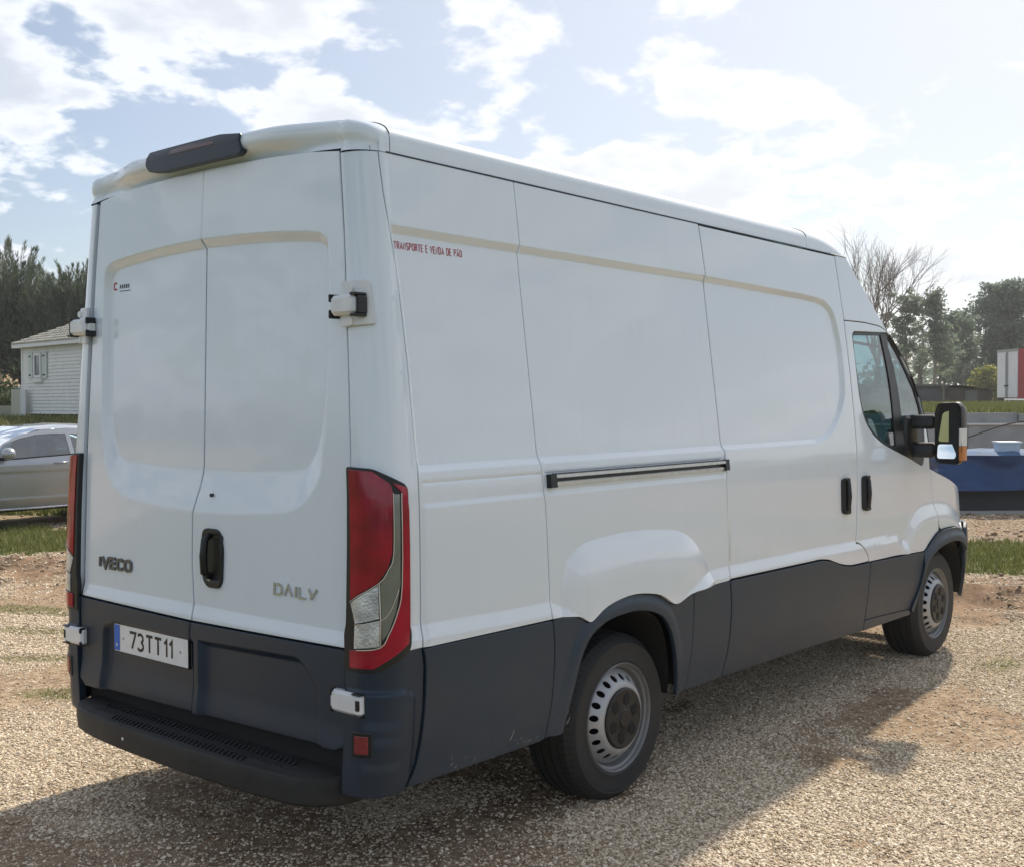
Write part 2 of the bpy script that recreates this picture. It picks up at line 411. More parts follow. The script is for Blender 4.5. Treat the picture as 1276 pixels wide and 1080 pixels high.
    for b, a_ in zip(B, A):
        n = len(b); Pb, nb = fmap(b[:, 0], b[:, 1]); Pa, na = fmap(a_[:, 0], a_[:, 1])
        o = Pa-Pb; o -= nb*(o*nb).sum(1, keepdims=True); o /= np.linalg.norm(o, axis=1, keepdims=True)+1e-12
        r1 = Pa-na*bev; r3 = Pa-na*depth; s = len(V)
        V += list(Pb)+list(r1)+list(r1)+list(r3)
        Nn += list(nb)+list((nb+o)/1.414)+list(o)+list(o)
        for i in range(n):
            j = (i+1) % n
            F.append((s+i, s+n+i, s+n+j, s+j)); F.append((s+2*n+i, s+3*n+i, s+3*n+j, s+2*n+j))
    V = np.array(V); Nn = np.array(Nn); res = []
    if not mirror: res.append(obj(name, V, F, m, parent, True, Nn))
    if mirror or both:
        W = V*np.array([1, -1, 1]); Nw = Nn*np.array([1, -1, 1]); res.append(obj(name, W, [f[::-1] for f in F], m, parent, True, Nw))
    return res if both else res[0]
def loft(name, rows, m, parent, smooth=True, flip=False):
    R = np.array(rows); a, b = R.shape[:2]; V = R.reshape(-1, 3)
    F = [(i*b+j, i*b+j+1, (i+1)*b+j+1, (i+1)*b+j) for i in range(a-1) for j in range(b-1)]
    if flip: F = [f[::-1] for f in F]
    return obj(name, V, F, m, parent, smooth)

# strokes for lettering
def arc(cx, cy, rx, ry, a0, a1, n=7): return [(cx+rx*math.cos(math.radians(a0+(a1-a0)*i/n)), cy+ry*math.sin(math.radians(a0+(a1-a0)*i/n))) for i in range(n+1)]
GL = {
 'I': (.12, [[(.06, 0), (.06, 1)]]), 'T': (.6, [[(0, 1), (.6, 1)], [(.3, 0), (.3, .93)]]), 'V': (.62, [[(0, 1), (.31, 0), (.62, 1)]]),
 'E': (.5, [[(.5, 1), (0, 1), (0, 0), (.5, 0)], [(.06, .52), (.44, .52)]]), 'L': (.5, [[(0, 1), (0, 0), (.5, 0)]]),
 'N': (.58, [[(0, 0), (0, 1), (.58, 0), (.58, 1)]]), 'A': (.64, [[(0, 0), (.32, 1), (.64, 0)], [(.16, .32), (.48, .32)]]),
 'O': (.58, [arc(.29, .74, .29, .26, 0, 180)+arc(.29, .26, .29, .26, 180, 360)+['c']]),
 'C': (.55, [arc(.29, .74, .27, .26, 30, 180)+arc(.29, .26, .27, .26, 180, 330)]),
 'D': (.58, [[(0, 0), (0, 1)]+arc(.26, .7, .32, .3, 90, 0)+arc(.26, .3, .32, .3, 0, -90)+['c']]),
 'P': (.55, [[(0, 0), (0, 1)]+arc(.28, .75, .27, .25, 90, -90)+[(.05, .5)]]),
 'R': (.58, [[(0, 0), (0, 1)]+arc(.28, .75, .27, .25, 90, -90)+[(.05, .5)], [(.3, .46), (.58, 0)]]),
 'S': (.55, [arc(.28, .75, .26, .25, 20, 270)+arc(.28, .25, .26, .25, 90, -160)]),
 '7': (.55, [[(0, 1), (.55, 1), (.2, 0)]]), '3': (.55, [arc(.27, .75, .26, .25, 150, -75)+arc(.27, .26, .28, .26, 80, -150)]),
 '1': (.22, [[(0, .76), (.22, 1), (.22, 0)]]), ' ': (.3, []),
 'Lam': (.64, [[(0, 0), (.32, 1), (.64, 0)]]), 'Ycut': (.62, [[(0, 1), (.25, .30)], [(.62, 1), (.17, 0)]]),
 'Atil': (.64, [[(0, 0), (.32, .84), (.64, 0)], [(.16, .28), (.48, .28)], [(.12, 1.0), (.27, 1.07), (.37, 1.0), (.52, 1.07)]])}
def lettering(name, text, fm, hgt, m, parent, wid=.14, wx=1.0, space=.2, h0=.0006, ext=.0, total=None):
    """text: list of glyph keys; fm(tx, ty, h) -> 3-D point; one object per glyph"""
    adv = 0; items = []
    for t in text:
        wd, st = GL[t]; items.append((adv, st)); adv += (wd*wx+space)
    if total: k = total/((adv-space)*hgt)
    else: k = 1
    objs = []
    for (x0, st), t in zip(items, text):
        if not st: continue
        V = []; F = []
        for si, pl in enumerate(st):
            closed = pl[-1] == 'c'; p = np.array([q for q in pl if q != 'c'], float); q0 = p.copy()
            p[:, 0] = (p[:, 0]*wx+x0)*hgt*k; p[:, 1] *= hgt*(1-wid); p[:, 1] += hgt*wid/2
            n = len(p); hw = wid*hgt/2
            if closed: a = np.roll(p, 1, 0); b = np.roll(p, -1, 0)
            else: a = np.vstack([2*p[0]-p[1], p[:-1]]); b = np.vstack([p[1:], 2*p[-1]-p[-2]])
            e1 = p-a; e2 = b-p
            l1 = np.linalg.norm(e1, axis=1, keepdims=True); l2 = np.linalg.norm(e2, axis=1, keepdims=True)
            e1 = np.where(l1 > 1e-6, e1/(l1+1e-9), e2/(l2+1e-9)); e2 = np.where(l2 > 1e-6, e2/(l2+1e-9), e1)
            n1 = np.stack([-e1[:, 1], e1[:, 0]], 1); n2 = np.stack([-e2[:, 1], e2[:, 0]], 1); mm = n1+n2
            mm = 2*mm/np.maximum((mm*mm).sum(1, keepdims=True), .7)
            Lf = p+mm*hw; Rg = p-mm*hw; hh = h0+ext+.0003*si; s = len(V)
            for q in Lf: V.append(fm(q[0], q[1], hh))
            for q in Rg: V.append(fm(q[0], q[1], hh))
            cnt = n if closed else n-1
            for i in range(cnt):
                j = (i+1) % n; F.append((s+i, s+n+i, s+n+j, s+j))
            if ext > 0:
                for q in Lf: V.append(fm(q[0], q[1], 0))
                for q in Rg: V.append(fm(q[0], q[1], 0))
                for i in range(cnt):
                    j = (i+1) % n; F.append((s+i, s+j, s+2*n+j, s+2*n+i)); F.append((s+n+j, s+n+i, s+3*n+i, s+3*n+j))
                if not closed:
                    F.append((s, s+2*n, s+3*n, s+n)); F.append((s+n-1, s+2*n-1, s+4*n-1, s+3*n-1))
        objs.append(obj(name, V, F, m, parent))
    return objs

# ================================================================== THE VAN
_zt = np.arange(0.0, 3.0, .005)
_yt = np.interp(_zt, [0, .25, .38, .55, .8, .95, 1.2, 1.36, 2.48, 3.0], [.90, .935, .962, .985, .998, 1.0, .993, .985, .875, .822])
_k = np.exp(-0.5*(np.arange(-12, 13)/5.)**2); _k /= _k.sum()
_yt = np.convolve(np.pad(_yt, 12, mode='edge'), _k, 'valid')
def Yz(z): return np.interp(z, _zt, _yt)
def lean(z): return .05*np.clip((np.asarray(z)-.9)/1.6, 0, 2)
RC = .10; NX = 4.85; UE = RC-math.pi*RC/2
def nose_a(z): return np.interp(z, [.3, .70, .78, .85, 1.0, 1.15], [.93, .95, .90, .83, .80, .74])
def side_base(u, z):
    Y = Yz(z); th = np.clip((RC-u)/RC, 0, np.pi/2)
    x = np.where(u >= RC, u, RC-RC*np.sin(th)); y = np.where(u >= RC, Y, (Y-RC)+RC*np.cos(th))
    y = y-np.where(u < UE, UE-u, 0); x = x+lean(z)*(1-sstep(u/.6))
    t = np.clip((u-NX)/nose_a(z), 0, .985); y = y*(1-t**3.5)**(1/3.5)
    return np.stack([x, -y, z], -1)
REC = np.array([(.108, 2.245), (2.155, 2.232), (3.123, 2.214)]+sm([(3.30, 2.206), (3.41, 2.185), (3.50, 2.11), (3.55, 1.92), (3.55, 1.74), (3.52, 1.648), (3.427, 1.539), (3.30, 1.458), (3.15, 1.428)], 4)+[(2.19, 1.425), (.186, 1.420), (.176, 1.457), (.169, 1.604), (.161, 1.791), (.145, 1.977), (.127, 2.142)])
BUL = np.array([(.93, .6), (.93, .95)]+sm([(.96, 1.04), (1.065, 1.098), (1.221, 1.114), (1.408, 1.12), (1.606, 1.11), (1.789, 1.082), (1.896, 1.024), (1.977, .941)], 4)+[(2.04, .84), (2.04, .6)])
FEN = np.array([(4.15, .6), (4.22, .80)]+sm([(4.319, .945), (4.491, 1.011), (4.726, 1.026), (5.002, .998), (5.195, .926)], 4)+[(5.45, .84), (5.7, .6)])
KIK = [(-.2, .905), (.1, .925), (.66, .911), (.861, .908), (.954, .87), (1.073, .801), (1.2, .75), (1.6, .75), (1.787, .829), (1.951, .883), (2.066, .897), (2.177, .896), (3.125, .89), (3.9, .878), (4.15, .868), (4.3, .80), (4.5, .6), (6, .6)]
def ramp(t):
    t = np.clip(t, 0, 1); e = .14
    return np.where(t < e, t*t/(2*e), np.where(t > 1-e, 1-e-(1-t)**2/(2*e), t-e/2))/(1-e)
REC_I = inset(REC[::-1] if area(REC) < 0 else REC, .026); _B = BUL[::-1] if area(BUL) < 0 else BUL; BUL_I = inset(_B, .11)
def side_rel(u, z):
    do = sdf(u, z, REC); di = pdist(u, z, REC_I)*~inpoly(u, z, REC_I)
    h = -.018*ramp(do/(do+di+1e-9))*(do > 0)
    kx = 0
    kz = np.interp(u, [k[0] for k in KIK], [k[1] for k in KIK])
    h = h+.013*ramp((kz-z)/.058)*(kz > .79)
    sb = sdf(u, z, BUL); tb_ = np.clip(sb/.20, 0, 1); h = h+.032*(1-(1-tb_)**2.2)
    sf = sdf(u, z, FEN); h = h+.020*sstep(sf/.13)
    m = sstep((u-.19)/.02)*(1-sstep((u-2.18)/.02))
    h = h-.004*np.exp(-((z-1.385)/.004)**2)*m+.005*sstep((1.318-z)/.018)*m
    h = h-.002*np.exp(-((u-.115-.045*sstep((2.2-z)/1.0))/.006)**2)*(z > .85)
    return h
S_map = omap(side_base, side_rel); _R = REC[::-1] if area(REC) < 0 else REC
SLN = [_R*(1-t)+REC_I*t for t in (-.10, .12, .5, .88, 1.10)]+[_B*(1-t)+BUL_I*t for t in (-.03, .02, .08, .3, .5, .92)]
for z_l in (1.392, 1.3885, 1.385, 1.3815, 1.378, 1.320, 1.309, 1.298): SLN.append(((.205, z_l), (2.17, z_l)))
for dz in (.002, -.006, -.029, -.052, -.060):
    for lo_, hi_ in ((.1, .99), (1.80, 4.1)): SLN.append(tuple((k[0], k[1]+dz) for k in KIK if lo_ <= k[0] <= hi_))
def clad_rel(u, z):
    return .021+.02*sstep((u-4.4)/.4)-.02*sstep((u-5.3)/.2)+0*z
C_map = omap(side_base, clad_rel)
ARCH_R = sm([(.948, .375), (.953, .401), (.990, .538), (1.035, .661), (1.092, .738), (1.195, .783), (1.333, .797), (1.453, .79), (1.579, .755), (1.659, .686), (1.710, .577), (1.745, .451), (1.752, .375)], 4)
ARCH_F = sm([(4.435, .37), (4.455, .40), (4.508, .533), (4.555, .617), (4.625, .682), (4.74, .728), (4.89, .748), (5.048, .745), (5.182, .709), (5.254, .636), (5.298, .511), (5.345, .36)], 4)
def arch_rel(base_h):
    R = np.array(ARCH_R); Fr = np.array(ARCH_F)
    def h(u, z):
        d = np.minimum(pdist(u, z, R, False), pdist(u, z, Fr, False))
        return base_h(u, z)+.014*sstep((.075-d)/.05)
    return h
A_map = omap(side_base, arch_rel(clad_rel))
def corner_rel(u, z):
    h = .013+0*u
    P = np.array(rnd([(-.2, .72), (.105, .717), (.147, .70), (.146, .46), (.125, .36), (-.2, .36)], [0, .03, .05, .03, 0, 0]))
    h = h+.009*sstep(sdf(u, z, P)/.010)
    for zc in (.625, .572, .487): h = h-.006*sstep((z-zc+.03)/.03)*(z < zc)*(u < .09)*(u > -.02)
    return h+.004*(z < .30)
K_map = omap(side_base, corner_rel)
# rear doors: parameters (s, z) with s = -y
def rear_base(s, z):
    x = lean(z)+.012*(np.abs(s)/.85)**2.5
    return np.stack([x, -s, z], -1)
RO_h = [(0, 2.270), (.25, 2.264), (.45, 2.253), (.60, 2.240)]+sm([(.66, 2.230), (.70, 2.205), (.712, 2.15)], 4)+[(.716, 1.9), (.712, 1.6), (.70, 1.46)]+sm([(.69, 1.41), (.63, 1.325), (.54, 1.274), (.42, 1.256)], 4)+[(.26, 1.244), (0, 1.236)]
RI_h = [(0, 2.236), (.25, 2.230), (.45, 2.219), (.60, 2.206)]+sm([(.645, 2.198), (.675, 2.176), (.686, 2.12)], 4)+[(.690, 1.9), (.680, 1.72)]+sm([(.668, 1.60), (.64, 1.50), (.585, 1.436), (.52, 1.424), (.43, 1.418)], 4)+[(.25, 1.411), (0, 1.408)]
RO = np.array(RO_h+[(-a, b) for a, b in RO_h[::-1][1:-1]])[::-1]; RI = np.array(RI_h+[(-a, b) for a, b in RI_h[::-1][1:-1]])[::-1]
def rear_rel(s, z):
    do = sdf(s, z, RO); di = pdist(s, z, RI)*~inpoly(s, z, RI)
    d = ramp(do/(do+di+1e-9))*(do > 0); k = ramp((.90-z)/.05)
    return -.026*d+.011*k
_ro = resamp(RO, .012); _ri = resamp(RI, .006); _near = _ri[np.argmin(((_ro[:, None]-_ri[None])**2).sum(-1), 1)]
RL = [inset(RO, -.003), inset(RO, .003), inset(RI, -.003), inset(RI, .003), _ro*.5+_near*.5]
for z_l in (.902, .894, .875, .856, .848): RL.append(((-.83, z_l), (.83, z_l)))
D_map = omap(rear_base, rear_rel)
def reardark_rel(s, z):
    h = .018+0*s
    P = np.array(rnd([(-.69, .3), (-.655, .742), (-.60, .771), (-.03, .770), (.0, .770), (.0, .30)], [0, .05, .03, 0, 0, 0]))
    Q = np.array(rnd([(.02, .3), (.02, .775), (.60, .79), (.64, .765), (.70, .70), (.74, .3)], [0, .01, .03, .02, .05, 0]))
    h = h-.022*np.maximum(sstep(sdf(s, z, P)/.03), sstep(sdf(s, z, Q)/.03))
    h = h+.010*sstep((.60-z)/.10)
    return h
DD_map = omap(rear_base, reardark_rel)
DLN = []
for P_ in (np.array(rnd([(-.69, .3), (-.655, .742), (-.60, .771), (-.03, .770), (.0, .770), (.0, .30)], [0, .05, .03, 0, 0, 0])), np.array(rnd([(.02, .3), (.02, .775), (.60, .79), (.64, .765), (.70, .70), (.74, .3)], [0, .01, .03, .02, .05, 0]))):
    P_ = dedupe(P_); P_ = P_[::-1] if area(P_) < 0 else P_
    DLN += [inset(P_, q_) for q_ in (-.001, .004, .009, .015, .021, .026, .031)]
def ye(z): return np.interp(z, [.4, .5, .84, 1.44, 1.79, 2.2, 2.5], [.828, .832, .838, .832, .812, .783, .752])
def edge_u(z): return UE-(Yz(z)-RC-ye(z))

M['bottle'] = mat('bottle_plastic', (.55, .62, .66), .15, 0, 0, .2, 60)
van = thing('panel_van', 'white high roof panel van with dark grey lower panels parked on the gravel', 'van', (3.0, 0, 0))
# inner dark shell (shows only through panel gaps)
def inner(u, z): return side_base(u, z)
I_map = omap(side_base, lambda u, z: side_rel(u, z)-.030)
WIN = sm([(3.712, 1.90), (3.703, 2.0), (3.715, 2.038)], 3)[:-1]+[(3.74, 2.041), (4.195, 2.052)]+sm([(4.215, 2.046), (4.323, 1.962), (4.442, 1.851), (4.562, 1.728), (4.647, 1.553)], 3)+sm([(4.625, 1.35), (4.589, 1.258), (4.52, 1.262), (4.372, 1.306), (4.16, 1.358), (3.97, 1.413), (3.84, 1.480), (3.765, 1.560), (3.73, 1.66), (3.72, 1.75)], 3)
arR = [(a, b) for a, b in ARCH_R]; arF = [(a, b) for a, b in ARCH_F]
IN_OUT = [(.08, .40), (.90, .40)]+[(a-.03 if a < 1.2 else (a+.03 if a > 1.6 else a), b+.03) for a, b in arR]+[(1.80, .40), (4.36, .40)]+[(a-.03 if a < 4.7 else (a+.02 if a > 5.1 else a), b+.03) for a, b in arF]+[(5.4, .4), (5.6, .4), (5.6, .95), (5.3, 1.02), (4.70, 1.2), (4.69, 1.53), (4.59, 1.70), (4.40, 1.88), (4.19, 2.05), (3.69, 2.45), (.08, 2.47)]
panel('body_frame', IN_OUT, I_map, M['dark'], van, holes=[[(p[0]*1.0, p[1]) for p in WIN]], tol=9, fine=.04, mult=3, depth=.004, both=True)
for o_ in [c for c in van.children]: o_['label'] = 'dark inner frame seen in the panel gaps'
zt_ = lambda u: 2.487-.0078*u
seam = [(.076, 2.487), (.089, 2.348), (.132, 2.111), (.160, 1.791), (.172, 1.55), (.182, 1.433), (.182, .842)]
zs = np.linspace(.84, 2.485, 14)
P1 = [(float(edge_u(z))+.010, z) for z in zs]+seam
gapA = [(.811, zt_(.811)), (.864, .838)]
gapB = [(2.125, zt_(2.125)), (2.155, 2.209), (2.195, 1.33), (2.18, .826)]
gapC = [(3.563, zt_(3.563)), (3.608, 2.14), (3.613, 2.099)]+sm([(3.632, 1.787), (3.636, 1.5), (3.62, 1.20), (3.60, 1.0)], 3)+[(3.588, .875)]
BT = [(.863, .838)]+sm([(.93, .836), (1.018, .826), (1.06, .806), (1.084, .797), (1.11, .806), (1.193, .844), (1.33, .866), (1.45, .862), (1.576, .838), (1.66, .797), (1.695, .786), (1.73, .79), (1.80, .812), (1.86, .820)], 3)+[(2.18, .826)]
curve = sm([(3.588, .868), (3.62, .862), (3.662, .839), (3.718, .794), (3.747, .742)], 3)
BT2 = sm([(3.05, .818), (3.129, .817), (3.236, .803), (3.35, .772), (3.459, .751), (3.54, .744), (3.62, .743)], 3)
panel('rear_pillar', P1, S_map, M['white'], van, both=True, lines=SLN)
panel('rear_quarter_panel', seam+[(.863, .838), (.811, zt_(.811))], S_map, M['white'], van, gap=.0014, bev=.002, both=True, lines=SLN)
panel('side_panel', gapA+BT[1:]+gapB[::-1], S_map, M['white'], van, gap=.0014, bev=.002, both=True, lines=SLN)
sd = panel('sliding_door', gapB+BT2+[(3.747, .742)]+curve[::-1][1:]+gapC[::-1], S_map, M['white'], van, gap=.0065, both=True, lines=SLN)
dtop = sm([(3.613, 2.099), (3.858, 2.10), (4.0, 2.094), (4.097, 2.087), (4.184, 2.066), (4.224, 2.043)], 3)
apil = [(4.224, 2.043), (4.323, 1.968), (4.43, 1.88), (4.53, 1.776), (4.61, 1.66), (4.665, 1.54), (4.685, 1.40), (4.69, 1.225)]
fseam = [(4.69, 1.225), (4.71, 1.119), (4.726, 1.017), (4.769, .912), (4.80, .848)]
arctop = sm([(4.54, .723), (4.575, .738), (4.618, .765), (4.68, .795), (4.732, .816), (4.80, .83), (4.883, .838), (5.041, .834), (5.13, .818), (5.207, .789), (5.244, .757)], 3)
at1 = [p for p in arctop if p[0] < 4.8]; at2 = [p for p in arctop if p[0] > 4.8]
cabdoor = gapC[3:]+[curve[0]]+curve+[(4.12, .737)]+at1+fseam[::-1][1:]+apil[::-1][1:]+dtop[::-1][1:]
cd_ = panel('cab_door', cabdoor, S_map, M['white'], van, holes=[WIN], gap=.003, both=True)
panel('roof_side_panel', [(3.563, zt_(3.563)), (3.608, 2.14), (3.613, 2.099)]+dtop[1:]+[(3.705, 2.462)], S_map, M['white'], van, gap=.0022, both=True)
panel('front_wing', fseam+at2+[(5.26, .80), (5.33, .835), (5.60, .835), (5.60, .96), (5.3, 1.065), (5.04, 1.138)], S_map, M['white'], van, both=True)
# dark lower panels
crn = [(float(edge_u(.842)), .842), (.176, .847), (.188, .782), (.188, .635), (.166, .46), (.128, .375), (float(edge_u(.40)), .355)]
for o_ in panel('rear_corner_bumper', crn, K_map, M['clad_rear'], van, both=True, depth=.03): pass
gL = sm([(.863, .836), (.88, .715), (.878, .6), (.873, .5), (.858, .385)], 3); gR1 = sm([(1.861, .816), (1.868, .669), (1.858, .491), (1.846, .378)], 3); gR2 = sm([(2.18, .826), (2.201, .69), (2.190, .495), (2.160, .378)], 3)
panel('side_cladding', sm([(.176, .842), (.188, .782), (.188, .635), (.166, .46), (.128, .382)], 3)[::-1]+gL+[(.83, .378)], C_map, M['clad'], van, both=True)
rim_in = [p for p in ARCH_R if p[1] > .385]
panel('wheel_arch_trim', gL+[(.935, .385)]+rim_in+[(1.753, .378)]+gR1[::-1]+[p for p in BT[::-1] if p[0] < 1.855], A_map, M['clad'], van, both=True, tol=.0004)
panel('side_cladding', gR1+[(a-.004, b_) for a, b_ in gR2[::-1]]+[(1.861, .820)], C_map, M['clad'], van, both=True)
panel('sliding_door_cladding', gR2+[(3.0, .370), (3.735, .352), (3.732, .414), (3.739, .589), (3.747, .70), (3.747, .742)]+BT2[::-1], C_map, M['clad'], van, both=True)
ftl = sm([(4.54, .723), (4.525, .62), (4.48, .50), (4.43, .43), (4.40, .385)], 3)
panel('cab_door_cladding', [(3.747, .742), (3.747, .70), (3.739, .589), (3.735, .412), (4.012, .403)]+ftl[::-1], C_map, M['clad'], van, gap=.003, both=True)
panel('sill_strip', [(3.735, .412), (4.012, .403), (4.40, .385), (4.43, .345), (3.735, .350)], C_map, M['clad'], van, both=True)
rim_f = [p for p in ARCH_F if p[1] > .385]
panel('wheel_arch_trim', ftl+[(4.435, .36)]+[p for p in rim_f if p[0] < 5.25]+[(5.27, .72), (5.244, .757)]+arctop[::-1], A_map, M['clad'], van, both=True, tol=.0004)
panel('front_bumper_side', [(5.244, .757), (5.26, .80), (5.33, .835), (5.60, .835), (5.62, .34), (5.345, .34)]+[p for p in rim_f if p[0] >= 5.25][::-1]+[(5.258, .70)], C_map, M['clad'], van, both=True)
# rear doors
seamD = [(.0, 2.53), (-.016, 2.233), (-.012, 1.42), (-.020, 1.34), (-.045, 1.235), (-.043, 1.05), (-.026, .90), (-.026, .833)]
def dt(s): return 2.503+.027*(1-(abs(s)/.75)**2)
zl = [2.35, 2.2, 2.0, 1.79, 1.6, 1.44, 1.1, .842]
RD = [(a-.0032 if z > 2.27 else a, z) for a, z in [(-.003, 2.53), (-.0155, 2.272), (-.016, 2.262)]+seamD[1:]][::-1]+[(s, dt(s)) for s in (.2, .4, .6)]+[(.752, 2.496)]+[(float(ye(z)), z) for z in zl[:-1]]+[(.838, .842), (.443, .838)]
LD = [(a+.0032 if z > 2.27 else a, z) for a, z in [(-.003, 2.53), (-.0155, 2.272), (-.016, 2.262)]+seamD[1:]]+[(-.443, .838), (-.838, .842)]+[(-float(ye(z)), z) for z in zl[::-1][1:]]+[(-.752, 2.496)]+[(-s, dt(s)) for s in (.6, .4, .2)]
rdoor = panel('rear_door', RD, D_map, M['white'], van, gap=.0038, lines=RL); ldoor = panel('rear_door', LD, D_map, M['white'], van, gap=.0038, lines=RL)
panel('rear_door_cladding', [(-.026, .833), (.443, .838), (.838, .842), (.834, .52), (.79, .50), (-.036, .486), (-.036, .70)], DD_map, M['clad_rear'], van, gap=.003, lines=DLN)
panel('rear_door_cladding', [(-.026, .833), (-.036, .70), (-.036, .486), (-.79, .47), (-.834, .50), (-.838, .842), (-.443, .838)], DD_map, M['clad_rear'], van, gap=.003, lines=DLN)
R0 = lambda s, z: rear_base(np.array([s], float), np.array([z], float))[0]
# dark backing behind the doors
bk = MB(); V = [[R0(s, z)+np.array([.035, 0, 0]) for s in (-.86, -.5, 0, .5, .86)] for z in (.36, .9, 1.7, 2.5)]
loft('door_frame', V, M['dark'], van)
# roof
def sec(x, zc=None):
    zg = 2.487-.0078*x; Y = float(Yz(zg)); a = np.linspace(-math.pi/2, math.pi/2, 41)
    sy = np.sign(np.sin(a))*np.abs(np.sin(a))**.45; cz = np.abs(np.cos(a))**.42
    return np.stack([np.full(41, x), -Y*sy, zg+.142*cz], 1)
qq = -sec(1.0)[:, 1]/float(Yz(2.479))
rows = []
for x in np.linspace(.175, 3.22, 12): rows.append(sec(x))
loft('roof', rows, M['white'], van, flip=True)
# gutter groove and rear cap
cap = []
for k, x in ((1, .172), (1, .145), (.985, .118), (.95, .096), (.88, .082), (.78, .076), (.62, .074), (.48, .076), (.36, .080), (.22, .082), (.0, .072)):
    s_ = sec(.172); y = s_[:, 1]; zd = 2.503+.027*(1-(np.abs(y)/.75)**2); zd = zd+(2.4865-zd)*sstep((np.abs(y)-.745)/.03)
    zz = zd+(s_[:, 2]-zd)*k; cen_ = 1-sstep((np.abs(y)-.42)/.26)
    xx = x-cen_*.062*sstep((k-.12)/.2)*(1-.55*sstep((k-.86)/.14))-.010*(1-cen_)*(.3 < k < .95)
    g_ = 1-np.sqrt(1-np.clip((np.abs(y)-(.872-RC))/RC, 0, .98)**2); c_ = sstep((np.abs(y)-.745)/.035); xx = (xx-.0)*(1-c_)+c_*((.044+.10*g_)*(1-(x-.072)/.1)+.172*(x-.072)/.1)
    zz = zz-.012*(1-cen_)*(np.abs(y) < .80)*sstep((k-.5)/.3)*0
    cap.append(np.stack([xx+0*y, y, zz], 1))
loft('roof_rear_cap', cap, M['white'], van)
tri = MB()
for sgn in (1, -1):
    tri.tube([(x, sgn*(float(Yz(zt_(x)))+.001), zt_(x)+.001) for x in np.linspace(.155, 3.7, 12)], .0028, 6)
tri.build('gutter_seam', M['clad'], van)
def tubeline(name, pts, r, m): return MB().tube(pts, r, 6).build(name, m, van)
tubeline('roof_seam', [tuple(p+np.array([0, 0, .0005])) for p in sec(.175)[2:-2]], .0022, M['dark'])
tubeline('roof_seam', [tuple(p+np.array([0, 0, .0005])) for p in sec(3.225)[2:-2]], .0022, M['dark'])
# front roof cap, fairing, windscreen
E_ = np.array([(3.705, 2.462), (3.86, 2.337), (4.02, 2.208), (4.224, 2.043), (4.323, 1.968), (4.43, 1.88), (4.53, 1.776), (4.61, 1.66), (4.665, 1.54), (4.685, 1.40), (4.69, 1.235)])
def frow(i, t):
    x, z = E_[i]; Y = float(Yz(z))-.006; q = qq; f = 1-np.abs(q)**2.6
    b = .13+.20*t; c = .085*(1-t)**1.5+.01
    return np.stack([x+b*f, -Y*q, z+c*(1-np.abs(q)**4)], 1)
fr = [frow(i, i/(len(E_)-1)) for i in range(len(E_))]
capf = []
s0 = sec(3.222)
for t in np.linspace(0, 1, 10):
    r = s0*(1-t)+fr[0]*t; r[:, 2] = s0[:, 2]*(1-t**2.6)+fr[0][:, 2]*t**2.6; capf.append(r)
loft('roof_front_cap', capf, M['white'], van, flip=True)
loft('roof_fairing', fr[:4], M['white'], van, flip=True)
loft('windscreen', fr[3:], M['glass'], van, flip=True)
tubeline('windscreen_seal', [tuple(p) for p in fr[3]], .008, M['black'])
for k in (0, -1):
    tubeline('windscreen_pillar', [tuple(r[k]+np.array([.004, 0, 0])) for r in fr[3:]], .009, M['black'])
# bonnet, nose, grille, bumper
TOP = [(4.69, 1.225), (4.85, 1.188), (5.04, 1.138), (5.3, 1.065), (5.60, .955)]
hood = []
for i, (x, z) in enumerate(TOP):
    y = -float(side_base(np.array([x]), np.array([z]))[0][1]); f = 1-np.abs(qq)**2.6; t = i/4
    hood.append(np.stack([x+(.32*(1-t)+.07*t)*f, -y*qq, z+(.085*(1-t)+.05*t)*(1-np.abs(qq)**3)], 1))
loft('cowl', [fr[-1], (fr[-1]+hood[0])/2-np.array([0, 0, .02]), hood[0]], M['black'], van, flip=True)
loft('bonnet', hood, M['white'], van, flip=True)
def nose_base(y, z):
    a = nose_a(z); x = NX+a*(1-np.abs(np.clip(y/Yz(z), -.97, .97))**3.5)**(1/3.5)
    return np.stack([x, y, z], -1)
N_map = omap(nose_base, lambda u, v: .004+0*u)
panel('nose_panel', [(-.70, .835), (.70, .835), (.70, .955), (0, 1.03), (-.70, .955)], N_map, M['white'], van, depth=.03)
panel('front_bumper', [(-.72, .34), (.72, .34), (.72, .83), (-.72, .83)], N_map, M['clad'], van, depth=.03, holes=[rnd([(-.40, .50), (.40, .50), (.42, .66), (-.42, .66)], .03)])
N2 = omap(nose_base, lambda u, v: .008+0*u)
panel('grille', rnd([(-.36, .87), (.36, .87), (.34, .975), (-.34, .975)], .03), omap(nose_base, lambda u, v: .010+.004*np.sin(v*220)), M['black'], van, depth=.02)
for s in (-1, 1): panel('headlight', rnd([(s*.40, .87), (s*.66, .86), (s*.68, .965), (s*.40, .98)], .03), omap(nose_base, lambda u, v: .010+0*u), M['clearlens'], van, depth=.02)
g = MB()
for z in (.53, .565, .60, .635): g.box((5.74, -.42, z-.005), (5.76, .42, z+.005))
g.build('lower_grille', M['black'], van)
